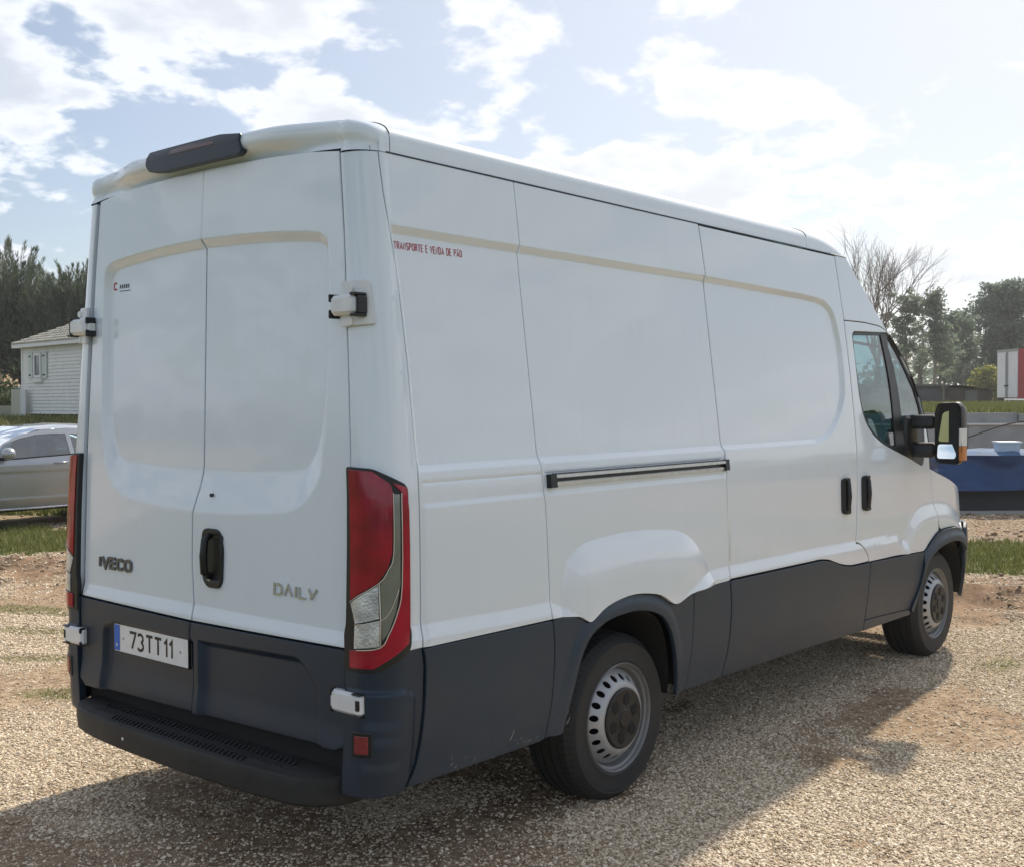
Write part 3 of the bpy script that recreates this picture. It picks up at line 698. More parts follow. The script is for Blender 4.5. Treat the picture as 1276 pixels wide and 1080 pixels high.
# window: frame, panes, bar
H1 = [(3.728, 1.90), (3.720, 2.0), (3.735, 2.022), (4.110, 2.034)]+sm([(4.125, 1.98), (4.158, 1.87), (4.185, 1.72), (4.192, 1.56), (4.190, 1.385)], 3)+sm([(4.16, 1.378), (3.98, 1.430), (3.855, 1.498), (3.785, 1.572), (3.752, 1.665), (3.738, 1.76)], 3)
H2 = [(4.210, 2.030), (4.31, 1.95), (4.43, 1.838), (4.545, 1.712), (4.605, 1.60), (4.615, 1.53)]+[(4.53, 1.516), (4.325, 1.501)]+[(4.300, 1.727), (4.262, 1.857), (4.205, 1.975)]
W_map = omap(side_base, lambda u, z: -.006+0*u); G_map = omap(side_base, lambda u, z: -.012+0*u)
panel('window_frame', WIN, W_map, M['black'], van, holes=[H1, H2], gap=.001, bev=.002, both=True, tol=9, fine=.03)
for h in (H1, H2): panel('window_pane', h, G_map, M['glass'], van, gap=-.006, bev=.001, depth=.004, both=True, tol=9, fine=.05)
panel('window_rail', [(3.715, 1.998), (4.197, 1.978), (4.197, 1.962), (3.715, 1.982)], omap(side_base, lambda u, z: -.022+0*u), M['black'], van, both=True, tol=9)
# sliding-door rail
r_ = MB(); P = lambda x, z, h: tuple(omap(side_base, lambda a, b: side_rel(a, b)+h)(np.array([x]), np.array([z]))[0][0])
def strip(mb, x0, x1, z0, z1, h0, h1):
    n = 10
    for i in range(n):
        a = x0+(x1-x0)*i/n; b = x0+(x1-x0)*(i+1)/n
        V = [P(a, z0, h0), P(b, z0, h0), P(b, z1, h0), P(a, z1, h0), P(a, z0, h1), P(b, z0, h1), P(b, z1, h1), P(a, z1, h1)]
        mb.add(V, [(4, 5, 6, 7), (0, 4, 7, 3), (1, 2, 6, 5), (3, 7, 6, 2), (0, 1, 5, 4)])
def mirr(o):
    V = np.array([tuple(v.co) for v in o.data.vertices])*np.array([1, -1, 1]); F = [tuple(p.vertices)[::-1] for p in o.data.polygons]
    q = obj(o.name.split('.')[0], V, F, o.data.materials[0], o.parent, o.data.polygons[0].use_smooth, local=True); q.location = (o.location[0], -o.location[1], o.location[2]); return q
strip(r_, .905, 2.16, 1.366, 1.378, .0, .020); strip(r_, .905, 2.16, 1.337, 1.350, .0, .014); rr = r_.build('door_rail', M['alu'], van)
r_ = MB(); strip(r_, .905, 2.16, 1.352, 1.364, -.006, .004); strip(r_, .868, .905, 1.330, 1.382, .0, .024); strip(r_, 2.16, 2.192, 1.334, 1.384, .0, .022); strip(r_, .905, 2.16, 1.380, 1.384, 0, .016)
rc = r_.build('rail_cover', M['black'], van)
# door handles
for xh in (3.456, 3.718):
    out = rnd([(xh-.055, 1.035), (xh+.055, 1.035), (xh+.058, 1.23), (xh-.052, 1.235)], .035, 5)
    hd = panel('door_handle', out, omap(side_base, lambda u, z, xh=xh: side_rel(u, z)+.006+.016*sstep((.046-np.abs(u-xh))/.02)-.018*sstep((.030-np.abs(u-xh))/.012)*(np.abs(z-1.135) < .082)), M['black'], van, gap=0, depth=.012, both=True, tol=.0004, fine=.008)
    for s in (-1, 1):
        a = MB(); y = s*1.012; a.tube([(xh, s*.992, 1.222), (xh+.001, y, 1.205), (xh+.002, y+s*.004, 1.135), (xh+.001, y, 1.068), (xh, s*.99, 1.05)], [.012, .015, .017, .016, .012], 8)
        a.build('handle_grip', M['black'], hd[0] if s < 0 else hd[1], smooth=True)
# wing mirror
for s in (-1, 1):
    Q = lambda x, y, z: (x, s*y, z)
    mb = MB(); cx_, cz_ = 4.47, 1.455
    prof = [(.0, .0), (.055, .80), (.11, .97), (.15, 1.0)]
    ring = np.array(rnd([(-.105, -.172), (.085, -.180), (.108, -.12), (.100, .15), (.07, .178), (-.085, .172), (-.108, .12)], .04, 4))
    V = []; nr = len(ring)
    for dx, k in ((-.062, 1.0), (-.058, 1.03), (0, 1.04), (.045, .96), (.075, .80), (.088, .5)):
        for a, b in ring: V.append(Q(cx_+dx, 1.205+a*.74*k, cz_+b*k))
    F = [(i*nr+j, i*nr+(j+1) % nr, (i+1)*nr+(j+1) % nr, (i+1)*nr+j) for i in range(5) for j in range(nr)]+[tuple(5*nr+j for j in range(nr))]
    if s > 0: F = [f[::-1] for f in F]
    mb.add(V, F)
    V = [Q(cx_-.062, 1.205+a*.74*k, cz_+b*k) if k > .9 else Q(cx_-.050, 1.205+a*.74*k, cz_+b*k) for k in (1.0, .86) for a, b in ring]
    mb.add(V, [(j, nr+j, nr+(j+1) % nr, (j+1) % nr) for j in range(nr)]+[tuple(nr+j for j in range(nr))])
    mh = mb.build('wing_mirror', M['black'], van, auto=40)
    g_ = rnd([(-.078, -.05), (.058, -.05), (.052, .13), (.02, .138), (-.045, .12)], .02)
    V = [Q(cx_-.050, 1.205+a*.74, cz_+b) for a, b in g_]; V = [(x_+s*.22*(y_-s*1.205), y_, z_) for x_, y_, z_ in V]; obj('mirror_glass', V, [tuple(range(len(V)))], M['mirrorglass'], mh)
    g_ = rnd([(-.080, -.15), (.058, -.15), (.06, -.065), (-.078, -.065)], .02)
    V = [tuple(np.array(Q(cx_-.0545+.03*0, 1.205+a*.74, cz_+b))+np.array([.008*(b+.065)/.085, 0, 0])) for a, b in g_]; V = [(x_+s*.22*(y_-s*1.205), y_, z_) for x_, y_, z_ in V]; obj('mirror_glass', V, [tuple(range(len(V)))], M['mirrorglass'], mh)
    ol = MB(); sc_ = [(1.292, -.165), (1.322, -.155), (1.330, -.06), (1.300, -.06)]
    for nm, z0, z1, mt in (('indicator_lens', -.160, -.075, M['orange']), ('mirror_edge_reflection', -.073, .030, M['hingewhite'])):  # white strip above the orange lens paints in a reflection on the glass edge
        V = []
        for z in np.linspace(z0, z1, 6):
            for x, y in ((-.0655, 1.272), (-.0665, 1.279), (-.058, 1.2865), (.0, 1.290), (.02, 1.289)): V.append(Q(cx_+x, y, cz_+z))
        obj(nm, V, [(i*5+j, i*5+j+1, (i+1)*5+j+1, (i+1)*5+j) for i in range(5) for j in range(4)], mt, mh, True)
    for z, h_ in ((1.520, .042), (1.352, .045)):
        MB().box(tuple(min(a, b) for a, b in zip(Q(4.415, .955, z-h_), Q(4.50, 1.12, z+h_))), tuple(max(a, b) for a, b in zip(Q(4.415, .955, z-h_), Q(4.50, 1.12, z+h_))), .018).build('mirror_arm', M['black'], van, auto=50)
    MB().box(tuple(min(a, b) for a, b in zip(Q(4.33, .945, 1.29), Q(4.52, .985, 1.56))), tuple(max(a, b) for a, b in zip(Q(4.33, .945, 1.29), Q(4.52, .985, 1.56))), .02).build('mirror_mount', M['black'], van, auto=50)
# cab inside
MB().box((3.55, -.86, .45), (3.60, .86, 2.4), 0).build('bulkhead', M['dark'], van)
MB().box((4.42, -.90, .75), (4.85, .90, 1.25), .06).build('dashboard', M['dash'], van, auto=40)
for y in (-.58, .0, .55):
    s_ = MB(); s_.box((3.72, y-.23, .75), (4.2, y+.23, .95), .05); s_.box((3.66, y-.23, .93), (3.80, y+.23, 1.45), .05); s_.box((3.68, y-.12, 1.47), (3.78, y+.12, 1.66), .04)
    s_.build('cab_seat', M['seat'], van, auto=50)
MB().box((4.44, -.84, 1.22), (4.66, -.58, 1.36), .03).build('dash_shelf', M['dash'], van, auto=40)
bo = MB(); bo.v = []; bt_ = [(.0, .0), (.030, .0), (.032, .01), (.032, .055), (.030, .07), (.022, .085), (.014, .093), (.014, .10), (.018, .10), (.018, .115), (.0, .117)]
for r_q, z_q in bt_:
    for k in range(16): bo.v.append((4.53+r_q*math.cos(k*math.pi/8), -.80+r_q*math.sin(k*math.pi/8), 1.362+z_q))
bo.f = [(i*16+k, i*16+(k+1) % 16, (i+1)*16+(k+1) % 16, (i+1)*16+k) for i in range(len(bt_)-1) for k in range(16)]
tag(bo.build('plastic_bottle', M['bottle'], None, True), 'small clear plastic bottle with a pale cap standing on the van dashboard', 'bottle')
th = np.linspace(0, 2*math.pi, 25)
MB().tube([(4.30+.10*math.sin(t), .55+.2*math.cos(t), 1.22+.16*math.sin(t)) for t in th], .015, 6, False).tube([(4.3, .55, 1.22), (4.5, .55, 1.1)], .03, 6).build('steering_wheel', M['dash'], van, True)
MB().box((3.6, -.92, .42), (4.7, .92, .48)).build('cab_floor', M['dark'], van)
# tail lights
T_map = lambda h: omap(side_base, lambda u, z: h+.006+0*u)
TLo = [(float(edge_u(1.44))+.006, 1.445), (.003, 1.440), (.100, 1.388), (.114, 1.372), (.118, .928), (.126, .90), (.124, .851), (.10, .83), (.010, .780), (float(edge_u(.78))+.006, .778), (float(edge_u(.9))+.004, .90), (float(edge_u(.93))+.012, .93)]
panelR = dict(both=True, gap=.0, bev=.003, tol=.0004, fine=.01)
tls = panel('tail_light', rnd(TLo, [.01, .02, .01, .01, .01, .01, .02, .01, .03, .02, .01, .01]), T_map(.012), M['black'], van, depth=.02, **panelR)
def tlpart(nm, pts, h, m, depth=.006):
    for s, t in zip((0, 1), tls): panel(nm, pts, T_map(h), m, t, mirror=bool(s), gap=.0006, bev=.0015, depth=depth, tol=.0004, fine=.008)
tlpart('red_lens', [(-.081, 1.437), (.003, 1.431), (.052, 1.389), (.058, 1.359), (.055, 1.25), (.053, 1.168), (.040, 1.119), (.013, 1.072), (-.082, 1.010)], .016, M['redlens'])
tlpart('red_lens', [(.055, 1.394), (.104, 1.376), (.112, 1.30), (.113, 1.093), (.113, .932), (.108, .870), (.003, .796), (-.081, .792), (-.082, .850), (.018, .862), (.044, .904), (.068, .976), (.082, 1.065), (.083, 1.362)], .0165, M['redlens2'])
tlpart('grey_lens', [(.061, 1.357), (.080, 1.357), (.078, 1.065), (.064, .978), (.041, .909), (.024, .885), (.019, 1.071), (.045, 1.113), (.057, 1.168)], .014, M['greylens'])
tlpart('clear_lens', [(-.081, 1.003), (.014, 1.066), (.017, .958), (-.058, .936)], .0155, M['clearlens'])
tlpart('clear_lens', [(-.060, .932), (.018, .954), (.020, .868), (-.062, .856)], .0155, M['clearlens'])
def tline(pts, h, r, m=M['lensline'], nm='lens_edge'):
    for s, t in zip((-1, 1), tls):
        Q = T_map(h)(np.array([p[0] for p in pts]), np.array([p[1] for p in pts]))[0]; Q[:, 1] *= -s
        MB().tube([tuple(q) for q in Q], r, 5).build(nm, m, t, True)
tline(sm([(.082, 1.36), (.080, 1.065), (.066, .976), (.042, .906), (.02, .866), (-.05, .853)], 3), .017, .0018)
tline([(.017, 1.07), (.0205, .95), (.021, .872)], .017, .0022)
tline(sm([(.058, 1.36), (.056, 1.168), (.042, 1.116), (.013, 1.069), (-.081, 1.006)], 3), .017, .0016)
tline(sm([(.07, 1.05), (.05, .99), (.02, .952), (-.058, .934)], 3), .0165, .0013)
for x0, z0, s_ in ((.085, 1.29, .012), (.088, 1.15, .012)): pass
# chips and scuffs on the lower panels
r_s = np.random.default_rng(5); sc_m = mat('scuff', (.20, .205, .205), .8); sk = MB()
for k in range(24):
    if k < 10: u_, z_ = .60+.24*r_s.random(), .40+.035*r_s.random()**2+.0*k
    else: u_, z_ = [(.93+.05*r_s.random(), .42+.06*r_s.random()), (1.2+2.6*r_s.random(), .39+.03*r_s.random()), (.2+.4*r_s.random(), .40+.04*r_s.random())][k % 3]
    if 1.0 < u_ < 1.72: continue
    a_ = r_s.random()*1.2; l_ = .004+.012*r_s.random(); w_ = .0012+.003*r_s.random(); ca, sa = math.cos(a_), math.sin(a_)
    c_m = A_map if .86 < u_ < 1.0 else C_map
    pts_ = np.array([(u_-l_*ca, z_-l_*sa), (u_+w_*sa, z_-w_*ca), (u_+l_*ca, z_+l_*sa), (u_-w_*sa*.6, z_+w_*ca*.7)]); PP, NN = c_m(pts_[:, 0], pts_[:, 1]); sk.add(PP+NN*.0007, [(0, 1, 2, 3)])
PP, NN = C_map(np.array([.640, .652, .668, .662]), np.array([.425, .428, .462, .464])); sk.add(PP+NN*.0008, [(0, 1, 2, 3)])
sk.build('scuff_marks', sc_m, van, kind='stuff')
# reflectors
for s, o_ in zip((0, 1), (0, 1)):
    panel('reflector_housing', rnd([(-.060, .585), (.004, .588), (.008, .505), (-.056, .500)], .008), T_map(.020), M['black'], van, mirror=bool(s), gap=0, tol=.0004, depth=.012)
    panel('rear_reflector', rnd([(-.048, .574), (-.006, .577), (-.003, .517), (-.045, .514)], .004), T_map(.0225), M['redref'], van, mirror=bool(s), gap=0, tol=.0004, depth=.004)
# hinges
for s in (-1, 1):
    panel('hinge_plate', rnd([(-.075, 2.052), (.022, 2.052), (.034, 1.908), (-.085, 1.900)], .01), T_map(.012), M['hingewhite'], van, mirror=s > 0, gap=0, tol=.0004, depth=.014)
    def bx(mb, x0, x1, y0, y1, z0, z1, bev=.006):
        ya, yb = sorted((s*y0, s*y1)); mb.box((x0, ya, z0), (x1, yb, z1), bev)
    h1 = MB(); bx(h1, -.012, .04, .775, .893, 1.938, 2.004, .012); bx(h1, .005, .04, .762, .78, 1.95, 1.99)
    ho = h1.build('door_hinge', M['hingewhite'], van, auto=40)
    for q_b in ((-.004, .04, .897, .908, 1.9425, 1.9995, .004), (-.014, .04, .876, .905, 2.000, 2.010, .003), (-.014, .04, .876, .905, 1.932, 1.942, .003), (-.006, .04, .763, .772, 1.930, 1.958, .003), (-.006, .04, .763, .772, 1.984, 2.010, .003)):
        h2 = MB(); bx(h2, *q_b); h2.build('hinge_bracket', M['black'], ho)
    for z in (2.026, 1.918): MB().tube([(.030, s*.850, z), (.012, s*.850, z)], [.015, .013], 12).build('hinge_bolt', M['hingewhite'], ho)
    h4 = MB(); bx(h4, -.034, .01, .785, .935, .640, .712, .010)
    ho = h4.build('door_hinge', M['hingewhite'], van, auto=40)
    for q_b in ((-.038, -.010, .790, .800, .692, .714, .003), (-.038, -.010, .790, .800, .638, .658, .003), (-.037, -.010, .895, .937, .708, .714, .003), (-.037, -.010, .895, .937, .636, .642, .003), (-.0365, -.01, .912, .930, .657, .695, .004), (-.01, .02, .765, .79, .628, .722, .004)):
        h5 = MB(); bx(h5, *q_b); h5.build('hinge_bracket', M['black'], ho)
# rear door handle, badges, plate
hp = panel('rear_door_handle', rnd([(.035, 1.19), (.135, 1.19), (.160, 1.13), (.158, 1.0), (.140, .972), (.070, .972), (.045, .995), (.028, 1.08)], [.03, .03, .04, .03, .03, .03, .03, .03], 4), omap(rear_base, lambda s, z: rear_rel(s, z)+.012-.010*sstep((.052-np.abs(s-.10))/.015)*sstep((.09-np.abs(z-1.085))/.02)), M['black'], van, gap=0, tol=.0004, fine=.008, depth=.014)
MB().tube([(.00, -.082, 1.165), (-.022, -.080, 1.15), (-.028, -.079, 1.09), (-.026, -.080, 1.03), (.0, -.083, 1.01)], [.012, .014, .015, .015, .012], 8).build('handle_grip', M['black'], hp, True)
MB().tube([(.002, -.082, 1.0), (-.008, -.082, 1.0)], .008, 12).build('key_lock', M['chrome'], hp)
RM = lambda s0, z0, sl=0.0, hmap=None: (lambda a, b, h: tuple((lambda P, n: P+n*h)(*[q[0] for q in (hmap or D_map)(np.array([s0+a]), np.array([z0+b+sl*a]))])))
bm_ = mat('badge_chrome', (.14, .14, .15), .30, .7)
for o_ in lettering('badge_letter', list('IVECO'), RM(-.703, .974), .052, bm_, van, wid=.24, wx=.85, space=.16, ext=.007, total=.245): pass
for o_ in lettering('badge_letter', ['D', 'Lam', 'I', 'L', 'Ycut'], RM(.458, .984), .043, M['chrome'], van, wid=.17, wx=1.25, space=.26, ext=.006, total=.222): pass
pm = lambda a, b, h: (-.012-h, .566-a, .652+b)
pl = MB(); pl.prism(rnd([(0, 0), (.52, 0), (.52, .11), (0, .11)], .008), lambda a, b: pm(a, b, -.014), lambda a, b: pm(a, b, 0))
npl = pl.build('number_plate', M['plate'], van)
V = [pm(a, b, .0012) for a, b in ((.003, .003), (.043, .003), (.043, .107), (.003, .107))]; obj('country_band', V, [(0, 1, 2, 3)], M['plateblue'], npl)
fr_ = MB()
for a, b, c, d in ((-.004, -.004, .524, 0), (-.004, .11, .524, .114), (-.004, 0, 0, .11), (.52, 0, .524, .11)): fr_.prism([(a, b), (c, b), (c, d), (a, d)], lambda p, q: pm(p, q, -.01), lambda p, q: pm(p, q, .002))
fr_.build('plate_frame', M['black'], npl)
off = .0
for txt, x0, tw in (('7', .116, .043), ('3', .171, .042), ('T', .234, .046), ('T', .294, .046), ('1', .360, .016), ('1', .396, .016)):
    lettering('plate_letter', list(txt), lambda a, b, h, x0=x0: pm(x0+a, .017+b, h), .076, M['glyph'], npl, wid=.155, space=.20, total=tw)
lettering('plate_letter', ['P'], lambda a, b, h: pm(.018+a, .015+b, h+.0012), .016, M['plate'], npl, wid=.2)
for x in (.068, .468): MB().tube([pm(x, .055, 0), pm(x, .055, .003)], .005, 10).build('plate_screw', M['steel'], npl)
# sticker on the left rear door, small nick on the right one
stk = lambda a, b, h: tuple((lambda P, n: P+n*h)(*[q[0] for q in D_map(np.array([-.672+a]), np.array([2.118+b]))]))
lettering('sticker_mark', ['C'], lambda a, b, h: stk(a, b, h+.0005), .034, M['redtext'], van, wid=.2, wx=1.3)
for k, (x, wd_) in enumerate(((.045, .012), (.061, .010), (.075, .013), (.092, .014), (.110, .010))):
    V = [stk(x+a*wd_, .006+b*.016, .001) for a, b in ((0, 0), (.8, 0), (1, 1), (.2, 1))]; obj('sticker_mark', V, [(0, 1, 2, 3)], M['clad'], van)
V = [stk(.045+a*.085, -.006+b*.003, .001) for a, b in ((0, 0), (1, 0), (1, 1), (0, 1))]; obj('sticker_mark', V, [(0, 1, 2, 3)], M['clad'], van)
MB().tube([R0(.07, 1.312)+np.array([.012, 0, 0]), R0(.07, 1.312)+np.array([-.0, 0, 0])], .007, 10).build('door_button', M['clad'], van)
# side lettering
sm_ = lambda x0, z0: (lambda a, b, h: tuple((lambda P, n: P+n*h)(*[q[0] for q in S_map(np.array([x0+a]), np.array([z0+b+a*.0]))])))
lettering('side_letter', ['T', 'R', 'A', 'N', 'S', 'P', 'O', 'R', 'T', 'E', ' ', 'E', ' ', 'V', 'E', 'N', 'D', 'A', ' ', 'D', 'E', ' ', 'P', 'Atil', 'O'], sm_(.143, 2.168), .027, M['redtext'], van, wid=.13, wx=.72, space=.24, h0=.001, total=.364)
# high brake light
lb = panel('high_brake_light', rnd([(-.325, 2.575), (-.30, 2.548), (-.20, 2.535), (.265, 2.537), (.290, 2.548), (.275, 2.585), (.278, 2.612), (.15, 2.628), (-.31, 2.626)], [.01, .02, .03, .005, .01, .01, .005, .02, .01]), omap(lambda s, z: np.stack([.006+.5*np.clip(z-2.60, 0, 1)+.05*np.abs(s)**2, -s, z], -1), lambda s, z: .008+0*s), M['black'], van, gap=0, depth=.03, fine=.01, tol=.0005)
lb.data.materials[0] = mat('brake_light_housing', (.022, .032, .045), .35)
panel('brake_lens', rnd([(-.16, 2.592), (.14, 2.592), (.12, 2.612), (-.14, 2.616)], .006), omap(lambda s, z: np.stack([.006+.5*np.clip(z-2.60, 0, 1)+.05*np.abs(s)**2, -s, z], -1), lambda s, z: .010+0*s), mat('dark_red_lens', (.05, .008, .008), .15, 0, .5), lb, gap=0, depth=.004, tol=9, fine=.02)
# rear step
so_ = sm([(.05, .80), (-.02, .795), (-.075, .755), (-.115, .66), (-.142, .45), (-.155, .10), (-.155, -.15), (-.142, -.45), (-.118, -.68), (-.08, -.76), (-.02, -.81), (.05, -.83)], 4)+[(.22, -.83), (.22, .80)]
stp = MB(); n = len(so_)
V = []
for z, k in ((.315, .90), (.330, .98), (.375, 1.0), (.404, 1.0), (.414, .985), (.418, .96)):
    for x, y in so_: V.append((.08+(x-.08)*k, y*(1-(1-k)*.25), z))
stp.add(V, [(i*n+j, (i+1)*n+j, (i+1)*n+(j+1) % n, i*n+(j+1) % n) for i in range(5) for j in range(n)]+[tuple(5*n+j for j in range(n))[::-1], tuple(range(n))])
st = stp.build('rear_step', M['step'], van, auto=35)
tr = MB(); k = 0
for y in np.arange(-.60, .60, .026):
    for x0, x1, sg in ((-.122, -.082, 1), (-.080, -.040, -1), (-.038, .002, 1)):
        if abs(y) > .42 and x0 < -.1: continue
        dy = .028*sg; wv = .0055
        V = [(x0, y-wv, .4180), (x1, y+dy-wv, .4180), (x1, y+dy+wv, .4180), (x0, y+wv, .4180)]; V += [(a, b, .4235) for a, b, c in V]
        tr.add(V, [(4, 5, 6, 7), (0, 1, 5, 4), (1, 2, 6, 5), (2, 3, 7, 6), (3, 0, 4, 7)])
tr.build('step_tread', mat('step_tread', (.035, .036, .038), .5), st, kind='stuff')
MB().tube([(-.148, .28, .372), (-.153, .28, .372)], .006, 10).build('step_screw', M['plate'], st)
MB().box((.05, -.80, .33), (.09, .80, .50)).build('rear_crossmember', M['dark'], van)
# wheel housings and underside
def liner(pts, s_, y1):
    mb = MB(); n = len(pts)
    for s in (s_,):
        V = [(x, s*(float(Yz(z))-.012), z) for x, z in pts]+[(x, s*y1, z) for x, z in pts]
        mb.add(V, [(i, i+1, n+i+1, n+i) for i in range(n-1)]+[tuple(range(n, 2*n))])
    return mb
for pts_, y1_ in ((ARCH_R, .66), (ARCH_F, .62)):
    for s in (-1, 1): liner(pts_, s, y1_).build('wheel_housing', M['dark'], van)
ub = MB(); ub.box((.10, -.80, .42), (.93, .80, .50)); ub.box((1.80, -.92, .40), (4.38, .92, .46)); ub.box((.93, -.60, .45), (1.80, .60, .52))
ub.box((.1, -.42, .33), (5.4, -.34, .45)); ub.box((.1, .34, .33), (5.4, .42, .45)); ub.box((4.4, -.5, .30), (5.4, .5, .45))
ub.tube([(1.393, -.80, .345), (1.393, .80, .345)], .045, 10); ub.tube([(1.393, -.12, .345), (1.393, .12, .345)], .13, 12); ub.tube([(4.916, -.8, .345), (4.916, .8, .345)], .04, 8)
ub.tube([(1.5, .0, .36), (4.4, 0, .42)], .04, 8); ub.box((2.3, .45, .24), (3.3, .82, .40), .04); ub.tube([(1.9, -.2, .33), (.25, -.25, .33)], .04, 8)
ub.build('underside', M['dark'], van)
# wheels
def wheel(cx, s):
    c = (cx, 0, .345); yo = .945
    wt = bpy.data.objects.new('wheel', None); col.objects.link(wt); wt.parent = van; wt.location = (cx-3.0, s*yo, .345); wt.empty_display_size = .1
    C = (cx, s*yo, .345)
    sg = s
    LT = lambda mb, prof, n=64, a0=0: mb.lathe(prof, C, n, a0, sgn=sg)
    ty = MB(); prof = [(.222, -.012), (.226, .004), (.236, .008), (.250, .004), (.285, .010), (.305, .008), (.308, .0095), (.312, .006), (.326, -.008), (.336, -.022)]
    # tread with circumferential grooves
    tw = [-.024, -.052, -.055, -.060, -.063, -.094, -.097, -.102, -.105, -.140, -.143, -.148, -.151, -.182, -.185, -.190, -.193, -.222]
    tr_ = [.340, .345, .345, .338, .338, .3475, .3475, .338, .338, .348, .348, .338, .338, .346, .346, .338, .338, .338]
    tr_ = [.341, .3450, .3375, .3375, .3455, .3470, .3385, .3385, .3475, .3475, .3385, .3385, .3470, .3455, .3375, .3375, .3450, .340]
    tw = [-.026, -.052, -.053, -.060, -.061, -.092, -.093, -.101, -.102, -.138, -.139, -.147, -.148, -.180, -.181, -.189, -.190, -.215]
    prof += list(zip(tr_, tw))+[(.33, -.225), (.30, -.236), (.26, -.236), (.222, -.222)]
    LT(ty, prof, 96); t = ty.build('tyre', M['rubber'], wt, auto=28)
    # shoulder sipes
    sp = MB()
    for k in range(72):
        a = 2*math.pi*k/72
        for o0, o1, rr0, rr1 in ((-.004, -.048, .3225, .3462), (-.192, -.214, .3455, .341)):
            V = []
            for da in (-.006, .006):
                for o, r in ((o0, rr0), (-.018, .3345) if o0 > -.1 else (-.2, .3445), (-.030, .3420) if o0 > -.1 else (-.205, .343), (o1, rr1)):
                    V.append((C[0]+r*math.cos(a+da), C[1]+sg*o, C[2]+r*math.sin(a+da)))
            sp.add(V, [(0, 1, 5, 4), (1, 2, 6, 5), (2, 3, 7, 6)])
    sp.build('tread_groove', M['dark'], t, kind='stuff')
    # raised lettering band on the sidewall
    tx = MB()
    for base in (.9, 4.1):
        for k, wd_ in enumerate((.035, .03, .03, .04, .03, .03, .045)):
            a = base+k*.075
            for q in range(2):
                V = [(C[0]+r*math.cos(a+da), C[1]+sg*.0122, C[2]+r*math.sin(a+da)) for r, da in ((.277+.008*q, 0), (.292-.004*q, .004), (.292-.003*q, .012+.01*q), (.278, .014+.006*q))]
                V = [(x, y+sg*.0004*q, z) for x, y, z in V]; tx.add(V, [(0, 1, 2, 3)])
    tx.build('sidewall_lettering', mat('rubber_mark', (.035, .038, .042), .6), t, kind='stuff')
    rm = MB(); LT(rm, [(.224, -.014), (.226, .004), (.222, .008), (.217, .004), (.214, -.008), (.205, -.014), (.201, -.030), (.198, -.042), (.190, -.048)], 64)
    r = rm.build('rim', M['rim'], wt, auto=40)
    # disc with round holes: polar sheet meshed with holes
    def disc(u, v):
        rr = np.hypot(u, v); o = np.interp(rr, [.0, .09, .125, .137, .150, .168, .184, .197], [.016, .016, .018, .018, .010, -.008, -.026, -.038])
        return np.stack([C[0]+u, C[1]+sg*o, C[2]+v], -1)
    ang = np.linspace(0, 2*math.pi, 49)[:-1]
    outer = np.stack([.196*np.cos(ang), .196*np.sin(ang)], 1); hol = []
    nh = 20
    for k in range(nh):
        a = 2*math.pi*(k+.5)/nh; cx2, cy2 = .167*math.cos(a), .167*math.sin(a)
        hol.append([(cx2+.0135*math.cos(b), cy2+.0135*math.sin(b)) for b in np.linspace(0, 2*math.pi, 13)[:-1]])
    hol.append([(.10*math.cos(b), .10*math.sin(b)) for b in np.linspace(0, 2*math.pi, 33)[:-1]])
    fmap = omap(disc)
    fm2 = (lambda u, v: (fmap(u, v)[0], -fmap(u, v)[1]*1.0)) if sg > 0 else fmap
    d = panel('wheel_disc', outer, fm2, M['steel'], wt, holes=hol, gap=0, bev=.001, depth=.005, fine=.012, mult=1, tol=.0001)
    bkk = MB(); LT(bkk, [(.001, -.085), (.198, -.085), (.198, -.06)], 32); bkk.build('brake_drum', M['dark'], wt)
    hc = MB(); LT(hc, [(.001, .034), (.034, .034), (.040, .028), (.060, .024), (.106, .026), (.118, .028), (.125, .024), (.127, .014), (.126, .006)], 48)
    cap_ = hc.build('hub_cap', M['black'], wt, auto=30)
    for k in range(6):
        a = 2*math.pi*k/6+.3; rr = .080; cc_ = (C[0]+rr*math.cos(a), C[2]+rr*math.sin(a)); e = MB()
        V = []
        for ro, o in ((.027, .0262), (.020, .0285)):
            for b in np.linspace(0, 2*math.pi, 7)[:-1]:
                V.append((cc_[0]+ro*(1.1*math.cos(b)*math.cos(a)-math.sin(b)*math.sin(a)), C[1]+sg*o, cc_[1]+ro*(1.1*math.cos(b)*math.sin(a)+math.sin(b)*math.cos(a))))
        e.add(V, [(j, (j+1) % 6, 6+(j+1) % 6, 6+j) for j in range(6)]+[tuple(6+j for j in range(6))]); e.build('nut_recess', M['dark'], cap_)
    return wt
for cx_w in (1.393, 4.916):
    for s in (-1, 1): wheel(cx_w, s)

